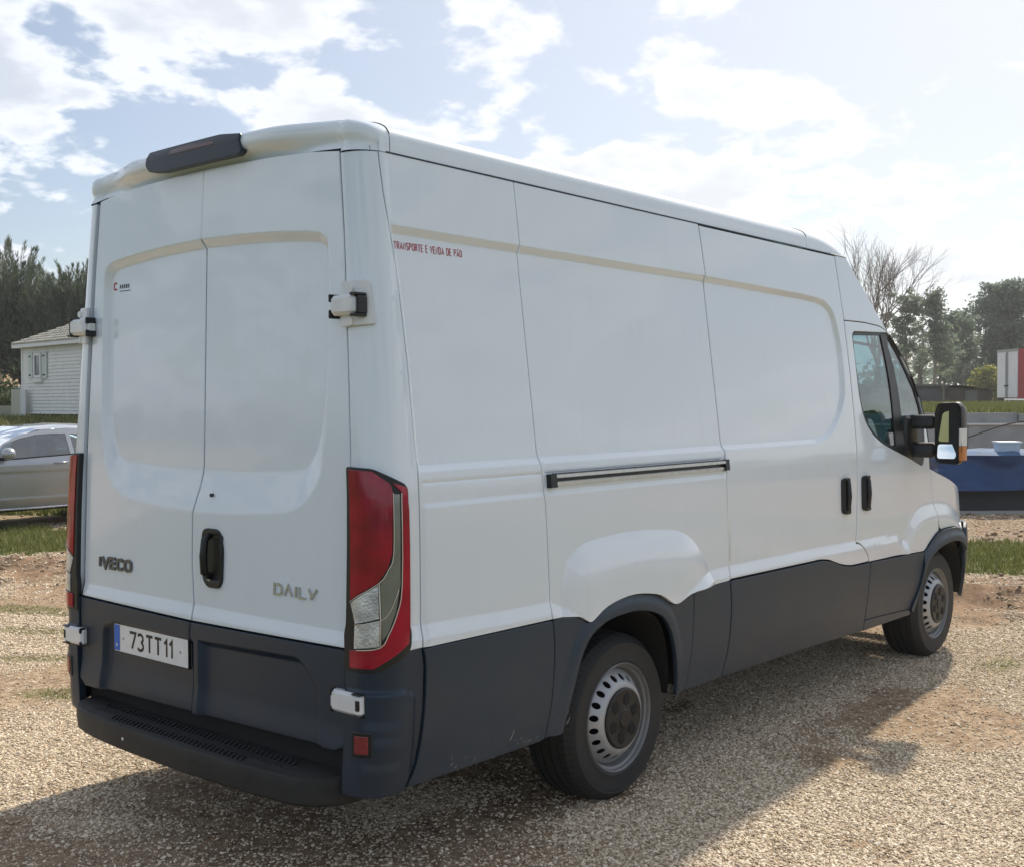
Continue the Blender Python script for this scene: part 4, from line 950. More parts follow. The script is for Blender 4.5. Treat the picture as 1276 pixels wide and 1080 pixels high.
# ================================================================== THE GROUND
FH = np.array([math.cos(YAW), math.sin(YAW)]); RH = np.array([math.sin(YAW), -math.cos(YAW)])
def ab(x, y): return (x-CAM[0])*FH[0]+(y-CAM[1])*FH[1], (x-CAM[0])*RH[0]+(y-CAM[1])*RH[1]
def xy(a, b): return CAM[0]+a*FH[0]+b*RH[0], CAM[1]+a*FH[1]+b*RH[1]
def masks(x, y):
    t = .872*x+.489*y
    nb = fbm(x, y, .55, 5)-.5; nf = fbm(x+31, y+7, 2.6, 4)-.5
    tt = t+nb*1.6+nf*.7
    grass = sstep((tt-7.2)/.45)*(1-sstep((tt-10.0)/.8))
    far = sstep((tt-10.0)/.8)
    a, b = ab(x, y)
    lf = sstep((-b-2.0)/3.0)
    grass = np.maximum(grass, far*lf*sstep((fbm(x, y, .35, 4)-.42)/.1)*(a < 26))
    dirt = sstep((tt-4.8)/1.0)*(1-grass)
    plate = sstep((a-26.7)/.6)*sstep((b+3)/3)+sstep((a-27)/3)*sstep((-b-2)/3); plate = np.clip(plate, 0, 1)
    grass = np.maximum(grass, plate*sstep((fbm(x+9, y, .3, 4)-.30)/.12)); dirt = np.maximum(dirt*(1-grass), (1-grass)*plate*.6)
    out = np.maximum(sstep((2.4-a+1.2*nb)/.9), sstep((b-(.53*a+1.0)+.8*nb)/.8)*(a < 8)); out = np.maximum(out, sstep((-b-(.62*a+1.6)+1.5*nb)/1.2)*(a < 8)); out = out*(np.hypot(x-2.9, y)> 3.2)  # unseen grass outside the view, added to cut warm ground bounce onto the van
    grass = np.maximum(grass, out); dirt = dirt*(1-out)
    pt = 0*x
    for px, py, r1, r2_, an in ((4.92, -1.36, .22, .11, 0), (2.05, 4.95, .75, .20, -1.05), (1.55, 4.35, .35, .12, -1.05), (.80, 2.46, .28, .12, -.9), (1.1, 3.5, .30, .12, -1.0), (-.2, 2.9, .3, .2, 0), (3.2, .15, .25, .12, 0), (2.75, -.35, .2, .1, 0)):
        dx, dy = x-px, y-py; ca, sa = math.cos(an), math.sin(an)
        d = ((dx*ca+dy*sa)/r1)**2+((-dx*sa+dy*ca)/r2_)**2; pt = np.maximum(pt, sstep((1.25-d+nf*2.4)/.9))
    moss = pt*(1-dirt*.0)
    worn = sstep((fbm(x*.8+3, y*.8, .9, 5)-.535)/.10)*(t < 6.5)      # bare brown earth showing between the stones
    worn = np.maximum(worn, sstep((4.72-a+.9*nb+.35*nf)/.35)*sstep((.9-b)/1.0)*.95)
    worn = np.maximum(worn, .8*np.exp(-((y+2.05-.12*x+.25*nb)/.30)**2)*(x < 1.6)*sstep((nf+.25)/.3))
    return grass, dirt, moss, worn, plate, tt
def gh(x, y):
    a, b = ab(x, y)
    right = 1.29*sstep((a-26.95)/.15)+.12*sstep((a-28)/18); left = 1.22*sstep((a-22)/9)
    k = sstep((b+4)/5); h = right*k+left*(1-k)
    h = h-.10*np.exp(-((x-6)/5)**2-((y-13)/3.5)**2)*(1-sstep((a-20)/3))
    t = .872*x+.489*y+1.2*(fbm(x, y, .5, 3)-.5)
    band = np.exp(-((t-6.3)/1.0)**2)
    rut = fbm(x*1.0+(y*.6), y*.35-x*.6, 2.2, 4)-.5
    h = h+band*rut*.30+(fbm(x+50, y, .35, 3)-.5)*.05*sstep((a-5)/6)
    h = h+.018*(fbm(x, y, 1.7, 4)-.5)+.010*(fbm(x, y, 9, 3)-.5)+.006
    far = sstep((a-150)/300); h = h+0*far
    return h
av = np.concatenate([-np.geomspace(1500, 6, 26), np.arange(-5, 2, .5), np.arange(2, 9, .05), np.arange(9, 16, .09), np.arange(16, 26, .3), np.arange(26, 28.2, .12), np.arange(28.5, 48, .8), np.geomspace(48, 2500, 26)])
bh = np.concatenate([np.arange(0, 4.5, .06), np.arange(4.5, 9, .12), np.arange(9, 24, .5), np.geomspace(24, 2500, 26)]); bv = np.concatenate([-bh[::-1][:-1], bh])
GA, GB = np.meshgrid(av, bv, indexing='ij'); GX, GY = xy(GA, GB); GZ = gh(GX, GY)
na, nb_ = GA.shape; idx = np.arange(na*nb_).reshape(na, nb_)
Q = np.stack([idx[:-1, :-1], idx[:-1, 1:], idx[1:, 1:], idx[1:, :-1]], -1).reshape(-1, 4)[:, ::-1]
gm = bpy.data.materials.new('gravel_ground'); gm.use_nodes = True
go = tri_obj('ground', np.stack([GX, GY, GZ], -1).reshape(-1, 3), Q, gm, kind='structure', smooth=True)
mk = masks(GX.ravel(), GY.ravel())
for nm, v in zip(('grass', 'dirt', 'moss', 'worn'), mk):
    at_ = go.data.attributes.new(nm, 'FLOAT', 'POINT'); at_.data.foreach_set('value', np.asarray(v, np.float32))
nt = gm.node_tree; b = nt.nodes['Principled BSDF']; lk = nt.links.new
def nn(t, **k):
    n = nt.nodes.new(t)
    for a, c in k.items(): setattr(n, a, c)
    return n
def mixc(f, a, c):
    n = nn('ShaderNodeMix', data_type='RGBA')
    for i, v in ((0, f), (6, a), (7, c)):
        if isinstance(v, (tuple, float)): n.inputs[i].default_value = v
        else: lk(v, n.inputs[i])
    return n.outputs[2]
def attr(n): q = nn('ShaderNodeAttribute', attribute_name=n); return q.outputs['Fac']
def math_(op, a, c=None, d=None, cl=False):
    n = nn('ShaderNodeMath', operation=op, use_clamp=cl)
    for i, v in enumerate((a, c, d)):
        if v is None: continue
        if isinstance(v, (int, float)): n.inputs[i].default_value = v
        else: lk(v, n.inputs[i])
    return n.outputs[0]
def rampc(v, a, c, lo=0., hi=1.):
    n = nn('ShaderNodeMapRange'); lk(v, n.inputs[0]); n.inputs[1].default_value = a; n.inputs[2].default_value = c; n.inputs[3].default_value = lo; n.inputs[4].default_value = hi; return n.outputs[0]
tcg = nn('ShaderNodeTexCoord').outputs['Object']
def noise(s, d=6, r=.6): n = nn('ShaderNodeTexNoise'); lk(tcg, n.inputs['Vector']); n.inputs['Scale'].default_value = s; n.inputs['Detail'].default_value = d; n.inputs['Roughness'].default_value = r; return n.outputs[0]
def vor(s, feat='F1'): n = nn('ShaderNodeTexVoronoi', feature=feat); lk(tcg, n.inputs['Vector']); n.inputs['Scale'].default_value = s; return n
v1 = vor(85); v2 = vor(40); vd = vor(85, 'DISTANCE_TO_EDGE')
g1 = mixc(rampc(v1.outputs['Color'], .1, .9), (.34, .26, .175, 1), (.72, .60, .45, 1))
g2 = mixc(rampc(v2.outputs['Color'], .75, .95), g1, (.68, .62, .50, 1))
gsh = mixc(rampc(noise(1.3, 8), .38, .66), g2, (.36, .27, .175, 1)); gsh2 = mixc(rampc(noise(.5, 4), .35, .7, 0, .35), gsh, (.40, .29, .18, 1))
earth = mixc(rampc(noise(7, 10, .7), .35, .68), (.125, .075, .045, 1), (.37, .245, .15, 1))
mw = math_('MULTIPLY', attr('worn'), rampc(noise(22, 6, .7), .35, .60), None, True)
c1 = mixc(mw, gsh2, earth)
c2 = mixc(math_('MULTIPLY', attr('dirt'), rampc(noise(14, 6, .7), .20, .50), None, True), c1, earth)
gr = mixc(rampc(noise(11, 8, .7), .35, .65), (.06, .075, .02, 1), (.17, .18, .07, 1)); gr2 = mixc(rampc(noise(2.2, 5), .5, .72), gr, (.22, .20, .10, 1))
c3 = mixc(attr('grass'), c2, gr2)
c4 = mixc(math_('MULTIPLY', attr('moss'), rampc(noise(30, 6, .7), .35, .55, 0, .9), None, True), c3, (.12, .125, .045, 1))
lk(c4, b.inputs['Base Color']); b.inputs['Roughness'].default_value = .95; b.inputs['Specular IOR Level'].default_value = .2
hgt = math_('ADD', math_('MULTIPLY', math_('SQRT', vd.outputs['Distance']), .9), math_('MULTIPLY', noise(120, 4, .7), .8))
hg2 = math_('ADD', hgt, math_('MULTIPLY', noise(9, 8, .75), 2.2))
bp = nn('ShaderNodeBump'); bp.inputs['Strength'].default_value = .7; bp.inputs['Distance'].default_value = .009; lk(hg2, bp.inputs['Height']); lk(bp.outputs[0], b.inputs['Normal'])

# loose stones: points on the ground, each carrying a rock made inside the node tree
def rocks(name, n_, a0, a1, s0, s1, seed, thr, rm='rock'):
    r = np.random.default_rng(seed)
    a = a0*(a1/a0)**(r.random(n_*2)); bb = (r.random(n_*2)*2-1)*(a*.50+.9); x, y = xy(a, bb)
    g_, d_, m_, w_, p_, tt = masks(x, y)
    k = (g_ < .4) & (r.random(len(x)) > .75*d_*thr) & (r.random(len(x)) > m_*.8) & (r.random(len(x)) > w_*.9) & ((d_ > .35) | (thr > .5))
    x, y, a = x[k][:n_], y[k][:n_], a[k][:n_]; n = len(x); z = gh(x, y)
    s = (s0+(s1-s0)*r.random(n)**2.6)*np.clip(a/7, 1, 1.7)
    me = bpy.data.meshes.new(name); me.vertices.add(n); me.vertices.foreach_set('co', np.stack([x, y, z+s*.22], -1).astype(np.float32).ravel())
    sv = me.attributes.new('rs', 'FLOAT_VECTOR', 'POINT'); sv.data.foreach_set('vector', (s[:, None]*np.stack([.8+.6*r.random(n), .7+.4*r.random(n), .35+.30*r.random(n)], -1)).astype(np.float32).ravel())
    rv = me.attributes.new('rr', 'FLOAT_VECTOR', 'POINT'); rv.data.foreach_set('vector', np.stack([(r.random(n)-.5)*.9, (r.random(n)-.5)*.9, r.random(n)*6.28], -1).astype(np.float32).ravel())
    o = bpy.data.objects.new(name, me); col.objects.link(o); o['kind'] = 'stuff'
    ng = bpy.data.node_groups.new(name, 'GeometryNodeTree'); ng.interface.new_socket('Geometry', in_out='INPUT', socket_type='NodeSocketGeometry'); ng.interface.new_socket('Geometry', in_out='OUTPUT', socket_type='NodeSocketGeometry')
    X = ng.nodes.new; K = ng.links.new
    gi = X('NodeGroupInput'); g_o = X('NodeGroupOutput'); ico = X('GeometryNodeMeshIcoSphere'); ico.inputs['Radius'].default_value = 1; ico.inputs['Subdivisions'].default_value = 2
    nz = X('ShaderNodeTexNoise'); nz.inputs['Scale'].default_value = 1.3; nz.inputs['Detail'].default_value = 1
    sb = X('ShaderNodeVectorMath'); sb.operation = 'SUBTRACT'; sb.inputs[1].default_value = (.5, .5, .5); K(nz.outputs['Color'], sb.inputs[0])
    sc2 = X('ShaderNodeVectorMath'); sc2.operation = 'SCALE'; sc2.inputs['Scale'].default_value = 1.1; K(sb.outputs[0], sc2.inputs[0])
    sp = X('GeometryNodeSetPosition'); K(ico.outputs[0], sp.inputs[0]); K(sc2.outputs[0], sp.inputs['Offset'])
    sm2 = X('GeometryNodeSetMaterial'); K(sp.outputs[0], sm2.inputs[0]); sm2.inputs['Material'].default_value = M[rm]
    m2p = X('GeometryNodeMeshToPoints'); K(gi.outputs[0], m2p.inputs[0])
    a1_ = X('GeometryNodeInputNamedAttribute'); a1_.data_type = 'FLOAT_VECTOR'; a1_.inputs[0].default_value = 'rs'
    a2_ = X('GeometryNodeInputNamedAttribute'); a2_.data_type = 'FLOAT_VECTOR'; a2_.inputs[0].default_value = 'rr'
    ip = X('GeometryNodeInstanceOnPoints'); K(m2p.outputs[0], ip.inputs['Points']); K(sm2.outputs[0], ip.inputs['Instance'])
    K(a1_.outputs[0], ip.inputs['Scale']); K(a2_.outputs[0], ip.inputs['Rotation']); K(ip.outputs[0], g_o.inputs[0])
    md = o.modifiers.new('rocks', 'NODES'); md.node_group = ng; return o
m = mat('rock', (.4, .35, .28), .9); M['rock'] = m; nt2 = m.node_tree; oi = nt2.nodes.new('ShaderNodeObjectInfo'); cr = nt2.nodes.new('ShaderNodeValToRGB')
cr.color_ramp.elements[0].color = (.22, .165, .11, 1); cr.color_ramp.elements[1].color = (.86, .78, .65, 1); cr.color_ramp.elements[1].position = 1
for p_, c_ in ((.3, (.50, .40, .285, 1)), (.7, (.68, .57, .43, 1)), (.88, (.74, .64, .50, 1))): e = cr.color_ramp.elements.new(p_); e.color = c_
nt2.links.new(oi.outputs['Random'], cr.inputs[0]); nt2.links.new(cr.outputs[0], nt2.nodes['Principled BSDF'].inputs['Base Color'])
tag(rocks('gravel', 560000, 3.3, 17, .0028, .0082, 3, 1.0), 'pale loose gravel lying around the van', None, None, 'stuff')
M['clod'] = mat('earth_clod', (.24, .165, .105), .95, 0, 0, .35, 6)
tag(rocks('clods', 2600, 6, 22, .006, .026, 4, 0.0, 'clod'), 'scattered larger stones and clods of earth', None, None, 'stuff')

# grass
def leafmat(name, c0, c1, c2=None, rough=.6, tr=.25):
    m = bpy.data.materials.new(name); m.use_nodes = True; t = m.node_tree; b = t.nodes['Principled BSDF']
    g = t.nodes.new('ShaderNodeNewGeometry'); r = t.nodes.new('ShaderNodeValToRGB'); r.color_ramp.elements[0].color = (*c0, 1); r.color_ramp.elements[1].color = (*c1, 1)
    if c2: e = r.color_ramp.elements.new(.92); e.color = (*c1, 1); r.color_ramp.elements[-1].color = (*c2, 1)
    t.links.new(g.outputs['Random Per Island'], r.inputs[0]); t.links.new(r.outputs[0], b.inputs['Base Color']); b.inputs['Roughness'].default_value = rough; b.inputs['Specular IOR Level'].default_value = .3
    if tr > 0:
        o = t.nodes['Material Output']; tl = t.nodes.new('ShaderNodeBsdfTranslucent'); mx = t.nodes.new('ShaderNodeMixShader'); mx.inputs[0].default_value = tr
        t.links.new(r.outputs[0], tl.inputs[0]); t.links.new(b.outputs[0], mx.inputs[1]); t.links.new(tl.outputs[0], mx.inputs[2]); t.links.new(mx.outputs[0], o.inputs[0])
    return m
M['grass'] = leafmat('grass_blades', (.08, .10, .022), (.20, .21, .065), (.34, .30, .15))
M['moss'] = leafmat('weed_blades', (.07, .085, .02), (.15, .15, .05), (.25, .21, .10))
def blades(name, X, Y, hmin, hmax, wd, per, m, seed, label):
    r = np.random.default_rng(seed); n = len(X); X = np.repeat(X, per)+r.normal(0, .03, n*per); Y = np.repeat(Y, per)+r.normal(0, .03, n*per); n *= per
    Z = gh(X, Y)-.005; h = hmin+(hmax-hmin)*r.random(n)**2; a = r.random(n)*6.28; ln = r.random(n)*.7*h; la = r.random(n)*6.28
    dx, dy = np.cos(a)*wd, np.sin(a)*wd
    V = np.stack([np.stack([X-dx, Y-dy, Z], -1), np.stack([X+dx, Y+dy, Z], -1), np.stack([X+np.cos(la)*ln, Y+np.sin(la)*ln, Z+h], -1)], 1).reshape(-1, 3)
    return tag(tri_obj(name, V, np.arange(n*3).reshape(-1, 3), m, kind='stuff'), label)
r = np.random.default_rng(11)
a = 7+10*r.random(60000); bb = (r.random(60000)*2-1)*(a*.55+1); x, y = xy(a, bb); g_, d_, m_, w_, p_, tt = masks(x, y)
k = (g_ > .45+.4*r.random(60000)*.6) & (tt > 6.5); blades('grass', x[k], y[k], .025, .10, .006, 5, M['grass'], 12, 'short green grass in a strip across the yard')
a = 3.5+11*r.random(60000); bb = (r.random(60000)*2-1)*(a*.5+1); x, y = xy(a, bb); g_, d_, m_, w_, p_, tt = masks(x, y)
k = (m_ > .5+.4*r.random(60000)); blades('weeds', x[k][:5000], y[k][:5000], .008, .03, .003, 5, M['moss'], 13, 'low weeds growing through the gravel')
a = 27.2+20*r.random(40000); bb = (r.random(40000))*(a*.6)-1; x, y = xy(a, bb); k = r.random(40000) < .9
blades('bank_grass', x[k], y[k], .05, .22, .02, 4, M['grass'], 14, 'rough grass on the raised bank behind the concrete wall')
a = 18+14*r.random(16000); bb = -(.30+.35*r.random(16000))*a; x, y = xy(a, bb)
blades('bank_grass', x, y, .04, .16, .016, 4, M['grass'], 15, 'grass on the slope by the parked cars')

# thin air: far trees fade slightly
hz = MB(); hz.box((-2600, -2600, -3), (2600, 2600, 15)); hm = bpy.data.materials.new('haze_air'); hm.use_nodes = True; ht_ = hm.node_tree; ht_.nodes.clear()
ho_ = ht_.nodes.new('ShaderNodeOutputMaterial'); hv = ht_.nodes.new('ShaderNodeVolumePrincipled'); hv.inputs['Color'].default_value = (.90, .95, 1.0, 1); hv.inputs['Density'].default_value = .0006; hv.inputs['Anisotropy'].default_value = .35
ht_.links.new(hv.outputs[0], ho_.inputs['Volume']); hz.build('haze', hm, kind='stuff')

# ================================================================== PARKED CARS
M['silver'] = mat('silver_paint', (.36, .38, .41), .3, .55, 1.0, .02, 2)
M['carwhite'] = mat('car_white', (.74, .74, .74), .3, 0, 1.0)
def make_car(name, label, loc, paint, group):
    car = thing(name, label, 'car', loc, 0, group); ox, oy, oz = loc; ux = ox-2.2
    ht = np.array([[.12, .76], [.2, .80], [.35, .86], [.6, .885], [.82, .885], [.90, .86], [1.31, .68], [1.45, .60]])
    def base(u, z):
        Y = np.interp(z, ht[:, 0], ht[:, 1]); t = np.abs((u-2.2)/2.26); Y = Y*(1-np.clip(t, 0, .99)**7)**.36
        return np.stack([ux+u, oy-Y, oz+z], -1)
    def rel(u, z): return .008*sstep((z-.70)/.03)-.006*sstep((z-.34)/.05)+.006
    F = omap(base, rel)
    def PN(n, o, m, f=F, **k):
        k2 = dict(tol=.0012, fine=.03, mult=4); k2.update(k)
        a = panel(n, o, f, m, car, **k2); V = np.array([tuple(v.co) for v in a.data.vertices]); W = V.copy(); W[:, 1] *= -1
        obj(n, W, [tuple(p.vertices)[::-1] for p in a.data.polygons], m, car, True, local=True); return a
    def archp(c, r, a0=180, a1=0, n=12): return [(c+r*math.cos(math.radians(a0+(a1-a0)*i/n)), .30+r*math.sin(math.radians(a0+(a1-a0)*i/n))) for i in range(n+1)]
    fa, ra = .82, 3.42
    PN('front_wing', [(.03, .30), (fa-.35, .30)]+archp(fa, .35)[1:]+[(1.22, .19), (1.26, .19), (1.24, .88), (.9, .86), (.3, .72), (.06, .6)], paint)
    PN('front_door', [(1.26, .19), (2.46, .19), (2.47, .93), (1.24, .88)], paint)
    PN('rear_door', [(2.46, .19), (2.95, .19), (3.05, .5), (3.40, .75), (3.44, .945), (2.47, .93)], paint)
    PN('rear_quarter', [(2.95, .19), (ra-.36, .22)]+archp(ra, .36, 180, 0)+[(3.95, .26), (4.36, .28), (4.38, .7), (4.3, .90), (3.44, .945), (3.40, .75), (3.05, .5)], paint)
    Gr = omap(base, lambda u, z: .004+0*u)
    w1 = [(1.30, .892), (1.40, 1.005), (1.54, 1.095), (1.76, 1.170), (2.02, 1.218), (2.25, 1.230), (2.455, 1.224), (2.465, .935)]
    w2 = [(2.535, .938), (2.525, 1.222), (2.9, 1.19), (3.2, 1.09), (3.40, .965)]
    PN('cabin_side', [(1.22, .885), (1.52, 1.12), (1.74, 1.215), (2.1, 1.29), (2.5, 1.31), (2.95, 1.28), (3.4, 1.13), (3.95, .93), (3.44, .95), (2.47, .935)], paint, Gr, holes=[w1, w2])
    for w_ in (w1, w2): PN('side_window', w_, M['carglass'], omap(base, lambda u, z: -.006+0*u), gap=-.004)
    trim = MB(); ln = [(1.22, .885), (1.5, .897), (2.0, .918), (2.47, .938), (3.0, .95), (3.42, .955)]
    for s in (-1, 1):
        t_ = MB(); t_.tube([tuple(p*np.array([1, 1, 1])+np.array([0, 0, 0])) if s < 0 else (p[0], 2*oy-p[1], p[2]) for p in F(np.array([q[0] for q in ln]), np.array([q[1] for q in ln]))[0]], .010, 6); t_.build('window_trim', M['black'], car, True)
        ln2 = [(1.22, .215), (2.0, .21), (2.95, .22)]; t_ = MB(); t_.tube([tuple(p) if s < 0 else (p[0], 2*oy-p[1], p[2]) for p in F(np.array([q[0] for q in ln2]), np.array([q[1] for q in ln2]))[0]], .020, 6); t_.build('sill_trim', M['chrome'], car, True)
        for xh in (2.30, 3.22):
            MB().tube([(ux+xh-.10, oy+s*.895, oz+.825), (ux+xh, oy+s*.915, oz+.832), (ux+xh+.10, oy+s*.897, oz+.835)], [.010, .014, .010], 8).build('door_handle', paint, car, True)
        mm = MB(); mm.tube([(ux+1.50, oy+s*.84, oz+.93), (ux+1.50, oy+s*.95, oz+.965)], .02, 6); mm.build('mirror_arm', M['black'], car)
        mm = MB(); mm.tube([(ux+1.40, oy+s*1.00, oz+.985), (ux+1.44, oy+s*1.00, oz+.985), (ux+1.52, oy+s*.99, oz+.985), (ux+1.56, oy+s*.98, oz+.985)], [.03, .075, .085, .06], 10); mm.build('wing_mirror', paint, car, True)
    # strips across: bonnet, windscreen, roof, rear window, boot, bumpers
    q = np.linspace(-1, 1, 17)
    def row(xe, ye_, ze, xc, zc, p=2.4): f = 1-np.abs(q)**p; return np.stack([ux+xe+(xc-xe)*f, oy-ye_*q, oz+ze+(zc-ze)*f], 1)
    R1 = [row(.30, .72, .66, .02, .66), row(.34, .72, .73, .12, .76), row(.6, .80, .80, .45, .86), row(.95, .85, .862, .85, .93), row(1.20, .84, .895, 1.05, .955)]
    R2 = [row(1.22, .845, .89, 1.08, .95), row(1.50, .77, 1.10, 1.35, 1.13), row(1.74, .725, 1.21, 1.62, 1.25), row(2.08, .685, 1.295, 1.95, 1.335)]
    R3 = [row(2.08, .685, 1.293, 1.95, 1.335), row(2.5, .678, 1.31, 2.5, 1.365), row(2.95, .69, 1.285, 2.95, 1.35)]
    R4 = [row(2.95, .69, 1.285, 2.95, 1.35), row(3.4, .755, 1.135, 3.5, 1.20), row(3.93, .84, .94, 4.02, 1.0)]
    R5 = [row(3.93, .84, .94, 4.02, 1.0), row(4.2, .80, .93, 4.36, .96), row(4.25, .78, .85, 4.44, .88), row(4.25, .78, .5, 4.48, .5)]
    for n_, R_, m_ in (('bonnet', R1, paint), ('windscreen', R2, M['carglass']), ('roof', R3, paint), ('rear_window', R4, M['carglass']), ('boot_lid', R5, paint)): loft(n_, R_, m_, car, flip=True)
    loft('front_bumper', [row(.25, .76, .2, .03, .2), row(.22, .78, .4, -.04, .4), row(.25, .76, .55, -.03, .55), row(.30, .72, .66, .02, .66)], paint, car, flip=True)
    loft('rear_bumper', [row(4.25, .78, .5, 4.48, .5), row(4.28, .78, .35, 4.5, .35), row(4.2, .76, .2, 4.42, .2)], paint, car, flip=True)
    for s in (-1, 1):
        loft('headlight', [[(ux+.02+.1*k, oy+s*(.45+.1*k), oz+z) for k in range(4)] for z in (.60, .70)], M['clearlens'], car)
        loft('tail_light', [[(ux+4.49-.07*k, oy+s*(.45+.1*k), oz+z) for k in range(4)] for z in (.70, .86)], M['redlens'], car)
    MB().box((ux+.4, oy-.74, oz+.17), (ux+4.1, oy+.74, oz+.45)).build('underside', M['dark'], car)
    MB().box((ux+1.0, oy-.76, oz+.45), (ux+3.9, oy+.76, oz+.80)).build('cabin_floor', M['dark'], car)
    for y in (-.36, .36):
        s_ = MB(); s_.box((ux+1.9, oy+y-.22, oz+.7), (ux+2.35, oy+y+.22, oz+.9), .05); s_.box((ux+2.28, oy+y-.2, oz+.85), (ux+2.42, oy+y+.2, oz+1.15), .05); s_.build('seat', M['seat'], car)
    for c_ in (fa, ra):
        for s in (-1, 1):
            C = (ux+c_, oy+s*.86, oz+.30); t_ = MB(); t_.lathe([(.20, -.01), (.26, .005), (.30, -.01), (.315, -.04), (.315, -.16), (.30, -.20), (.2, -.20)], C, 40, sgn=s); t_.build('tyre', M['rubber'], car, True)
            t_ = MB(); t_.lathe([(.001, -.02), (.04, -.01), (.06, -.03), (.14, -.035), (.19, -.015), (.205, -.005)], C, 20, sgn=s); t_.build('wheel_trim', M['steel'], car)
    return car
make_car('parked_car', 'silver parked car with dark side window, nearer of the two beside the van', (5.72, 12.70, -.02), M['silver'], None)
make_car('parked_car', 'white car mostly hidden behind the silver car, only its roof showing', (8.2, 17.3, -.10), M['carwhite'], None)

# ================================================================== MOBILE HOME
M['siding'] = mat('cream_siding', (.76, .77, .76), .55, 0, 0, .06, 3, dirt=(1.2, 2.6, (.42, .40, .34), .35)); M['shutter'] = mat('pale_green_shutter', (.52, .58, .56), .5)
M['tile'] = mat('grey_roof_tile', (.34, .33, .29), .8, 0, 0, .3, 3); M['winw'] = mat('window_frame_white', (.68, .69, .70), .4); M['winglass'] = mat('dark_window_glass', (.05, .07, .09), .06, 0, 0, 0, 1, spec=.9)
home = thing('mobile_home', 'cream mobile home with horizontal siding and a small shuttered window', 'mobile home', (15.28, 31.68, 1.30))
H0 = np.array([15.28, 31.68, 1.30]); e1 = np.array([-.087, -.996, 0]); e2 = np.array([.996, -.087, 0]); ez = np.array([0, 0, 1.])
hp_ = lambda s, d, z: tuple(H0+e1*s+e2*d+ez*z)
WL, WD = 8.2, 3.9
top_s = lambda s: 2.04+.0*s
sid = MB()
for k in range(20):
    z0 = .104*k; z1 = z0+.104
    if z0 > 2.05: break
    for (sa, sb_, side) in ((0, WL, 0), (0, WD, 1)):
        f = (lambda t, o, z: hp_(t, -o, z)) if side == 0 else (lambda t, o, z: hp_(-o, t, z))
        V = [f(sa, .026, z0), f(sb_, .026, z0), f(sb_, .004, z1), f(sa, .004, z1), f(sa, .0, z0), f(sb_, .0, z0)]
        sid.add(V, [(0, 1, 2, 3), (4, 5, 1, 0)])
sid.build('siding', M['siding'], home, kind='stuff')
b_ = MB(); b_.prism([(0.01, 0.01), (WL-.01, .01), (WL-.01, WD-.01), (.01, WD-.01)], lambda a, c: hp_(a, c, 0), lambda a, c: hp_(a, c, 2.06)); b_.build('wall', M['siding'], home)
for s_, d_ in ((0, 0), (WL, 0)):
    c_ = MB(); c_.prism([(s_-.035, -.035), (s_+.06, -.035), (s_+.06, .05), (s_-.035, .05)], lambda a, c: hp_(a, c, 0), lambda a, c: hp_(a, c, 2.06)); c_.build('corner_trim', M['winw'], home)
f_ = MB(); f_.prism([(-.22, -.25), (WL+.2, -.25), (WL+.2, -.21), (-.22, -.21)], lambda a, c: hp_(a, c, 2.04), lambda a, c: hp_(a, c, 2.17)); f_.build('fascia', M['winw'], home)
f_ = MB(); f_.prism([(-.22, -.21), (-.18, -.21), (-.18, WD+.2), (-.22, WD+.2)], lambda a, c: hp_(a, c, 2.04), lambda a, c: hp_(a, c, 2.17)); f_.build('fascia', M['winw'], home)
rf = MB(); ridge = 1.00; zt0 = 2.17
Rz = lambda d: zt0+ridge*min(d+.25, WD/2+.25)/(WD/2+.25)
nrow, ncol = 11, 44
for i in range(nrow):
    d0 = -.27+(WD/2+.25)*i/nrow; d1 = d0+(WD/2+.25)/nrow+.02; z0 = zt0+ridge*i/nrow+.035; z1 = zt0+ridge*(i+1)/nrow
    s_lo = -.22+(d0+.25)*1.0
    for j in range(ncol):
        w_ = (WL+.4)/ncol; s0_ = -.22+w_*j
        if s0_ < s_lo-.1: continue
        V = [hp_(s0_, d0, z0-.012), hp_(s0_+w_*.5, d0, z0+.022), hp_(s0_+w_, d0, z0-.012), hp_(s0_, d1, z1-.012), hp_(s0_+w_*.5, d1, z1+.022), hp_(s0_+w_, d1, z1-.012), hp_(s0_, d0, z0-.05), hp_(s0_+w_, d0, z0-.05)]
        rf.add(V, [(0, 1, 4, 3), (1, 2, 5, 4), (6, 7, 2, 1, 0)])
rf.build('roof_tiles', M['tile'], home, kind='stuff')
rf = MB(); c0 = hp_(-.22, -.25, zt0); c1_ = hp_(WL+.2, -.25, zt0); c2_ = hp_(WL+.2, WD+.2, zt0); c3_ = hp_(-.22, WD+.2, zt0); r0_ = hp_(WD/2, WD/2, zt0+ridge); r1_ = hp_(WL+.2, WD/2, zt0+ridge)
rf.add([c0, c1_, c2_, c3_, r0_, r1_], [(0, 1, 5, 4), (2, 3, 4, 5), (3, 0, 4), (1, 2, 5), (0, 3, 2, 1)]); rf.build('roof', M['tile'], home)
def hb(mb, s0, s1, z0, z1, o0, o1): mb.prism([(s0, -o1), (s1, -o1), (s1, -o0), (s0, -o0)], lambda a, c: hp_(a, c, z0), lambda a, c: hp_(a, c, z1)); return mb
zw0, zw1 = 1.10, 1.86
wf = bpy.data.objects.new('window', None); col.objects.link(wf); wf.parent = home
for a_ in ((.98, 1.06, zw0, zw1), (1.44, 1.52, zw0, zw1), (1.06, 1.44, zw0, zw0+.08), (1.06, 1.44, zw1-.08, zw1)): hb(MB(), *a_, .0, .07).build('window_frame', M['winw'], wf)
hb(MB(), 1.06, 1.44, zw0+.08, zw1-.08, .02, .04).build('window_pane', M['winglass'], wf); hb(MB(), .94, 1.60, zw0-.14, zw0-.02, 0, .09).build('window_sill', M['winw'], wf)
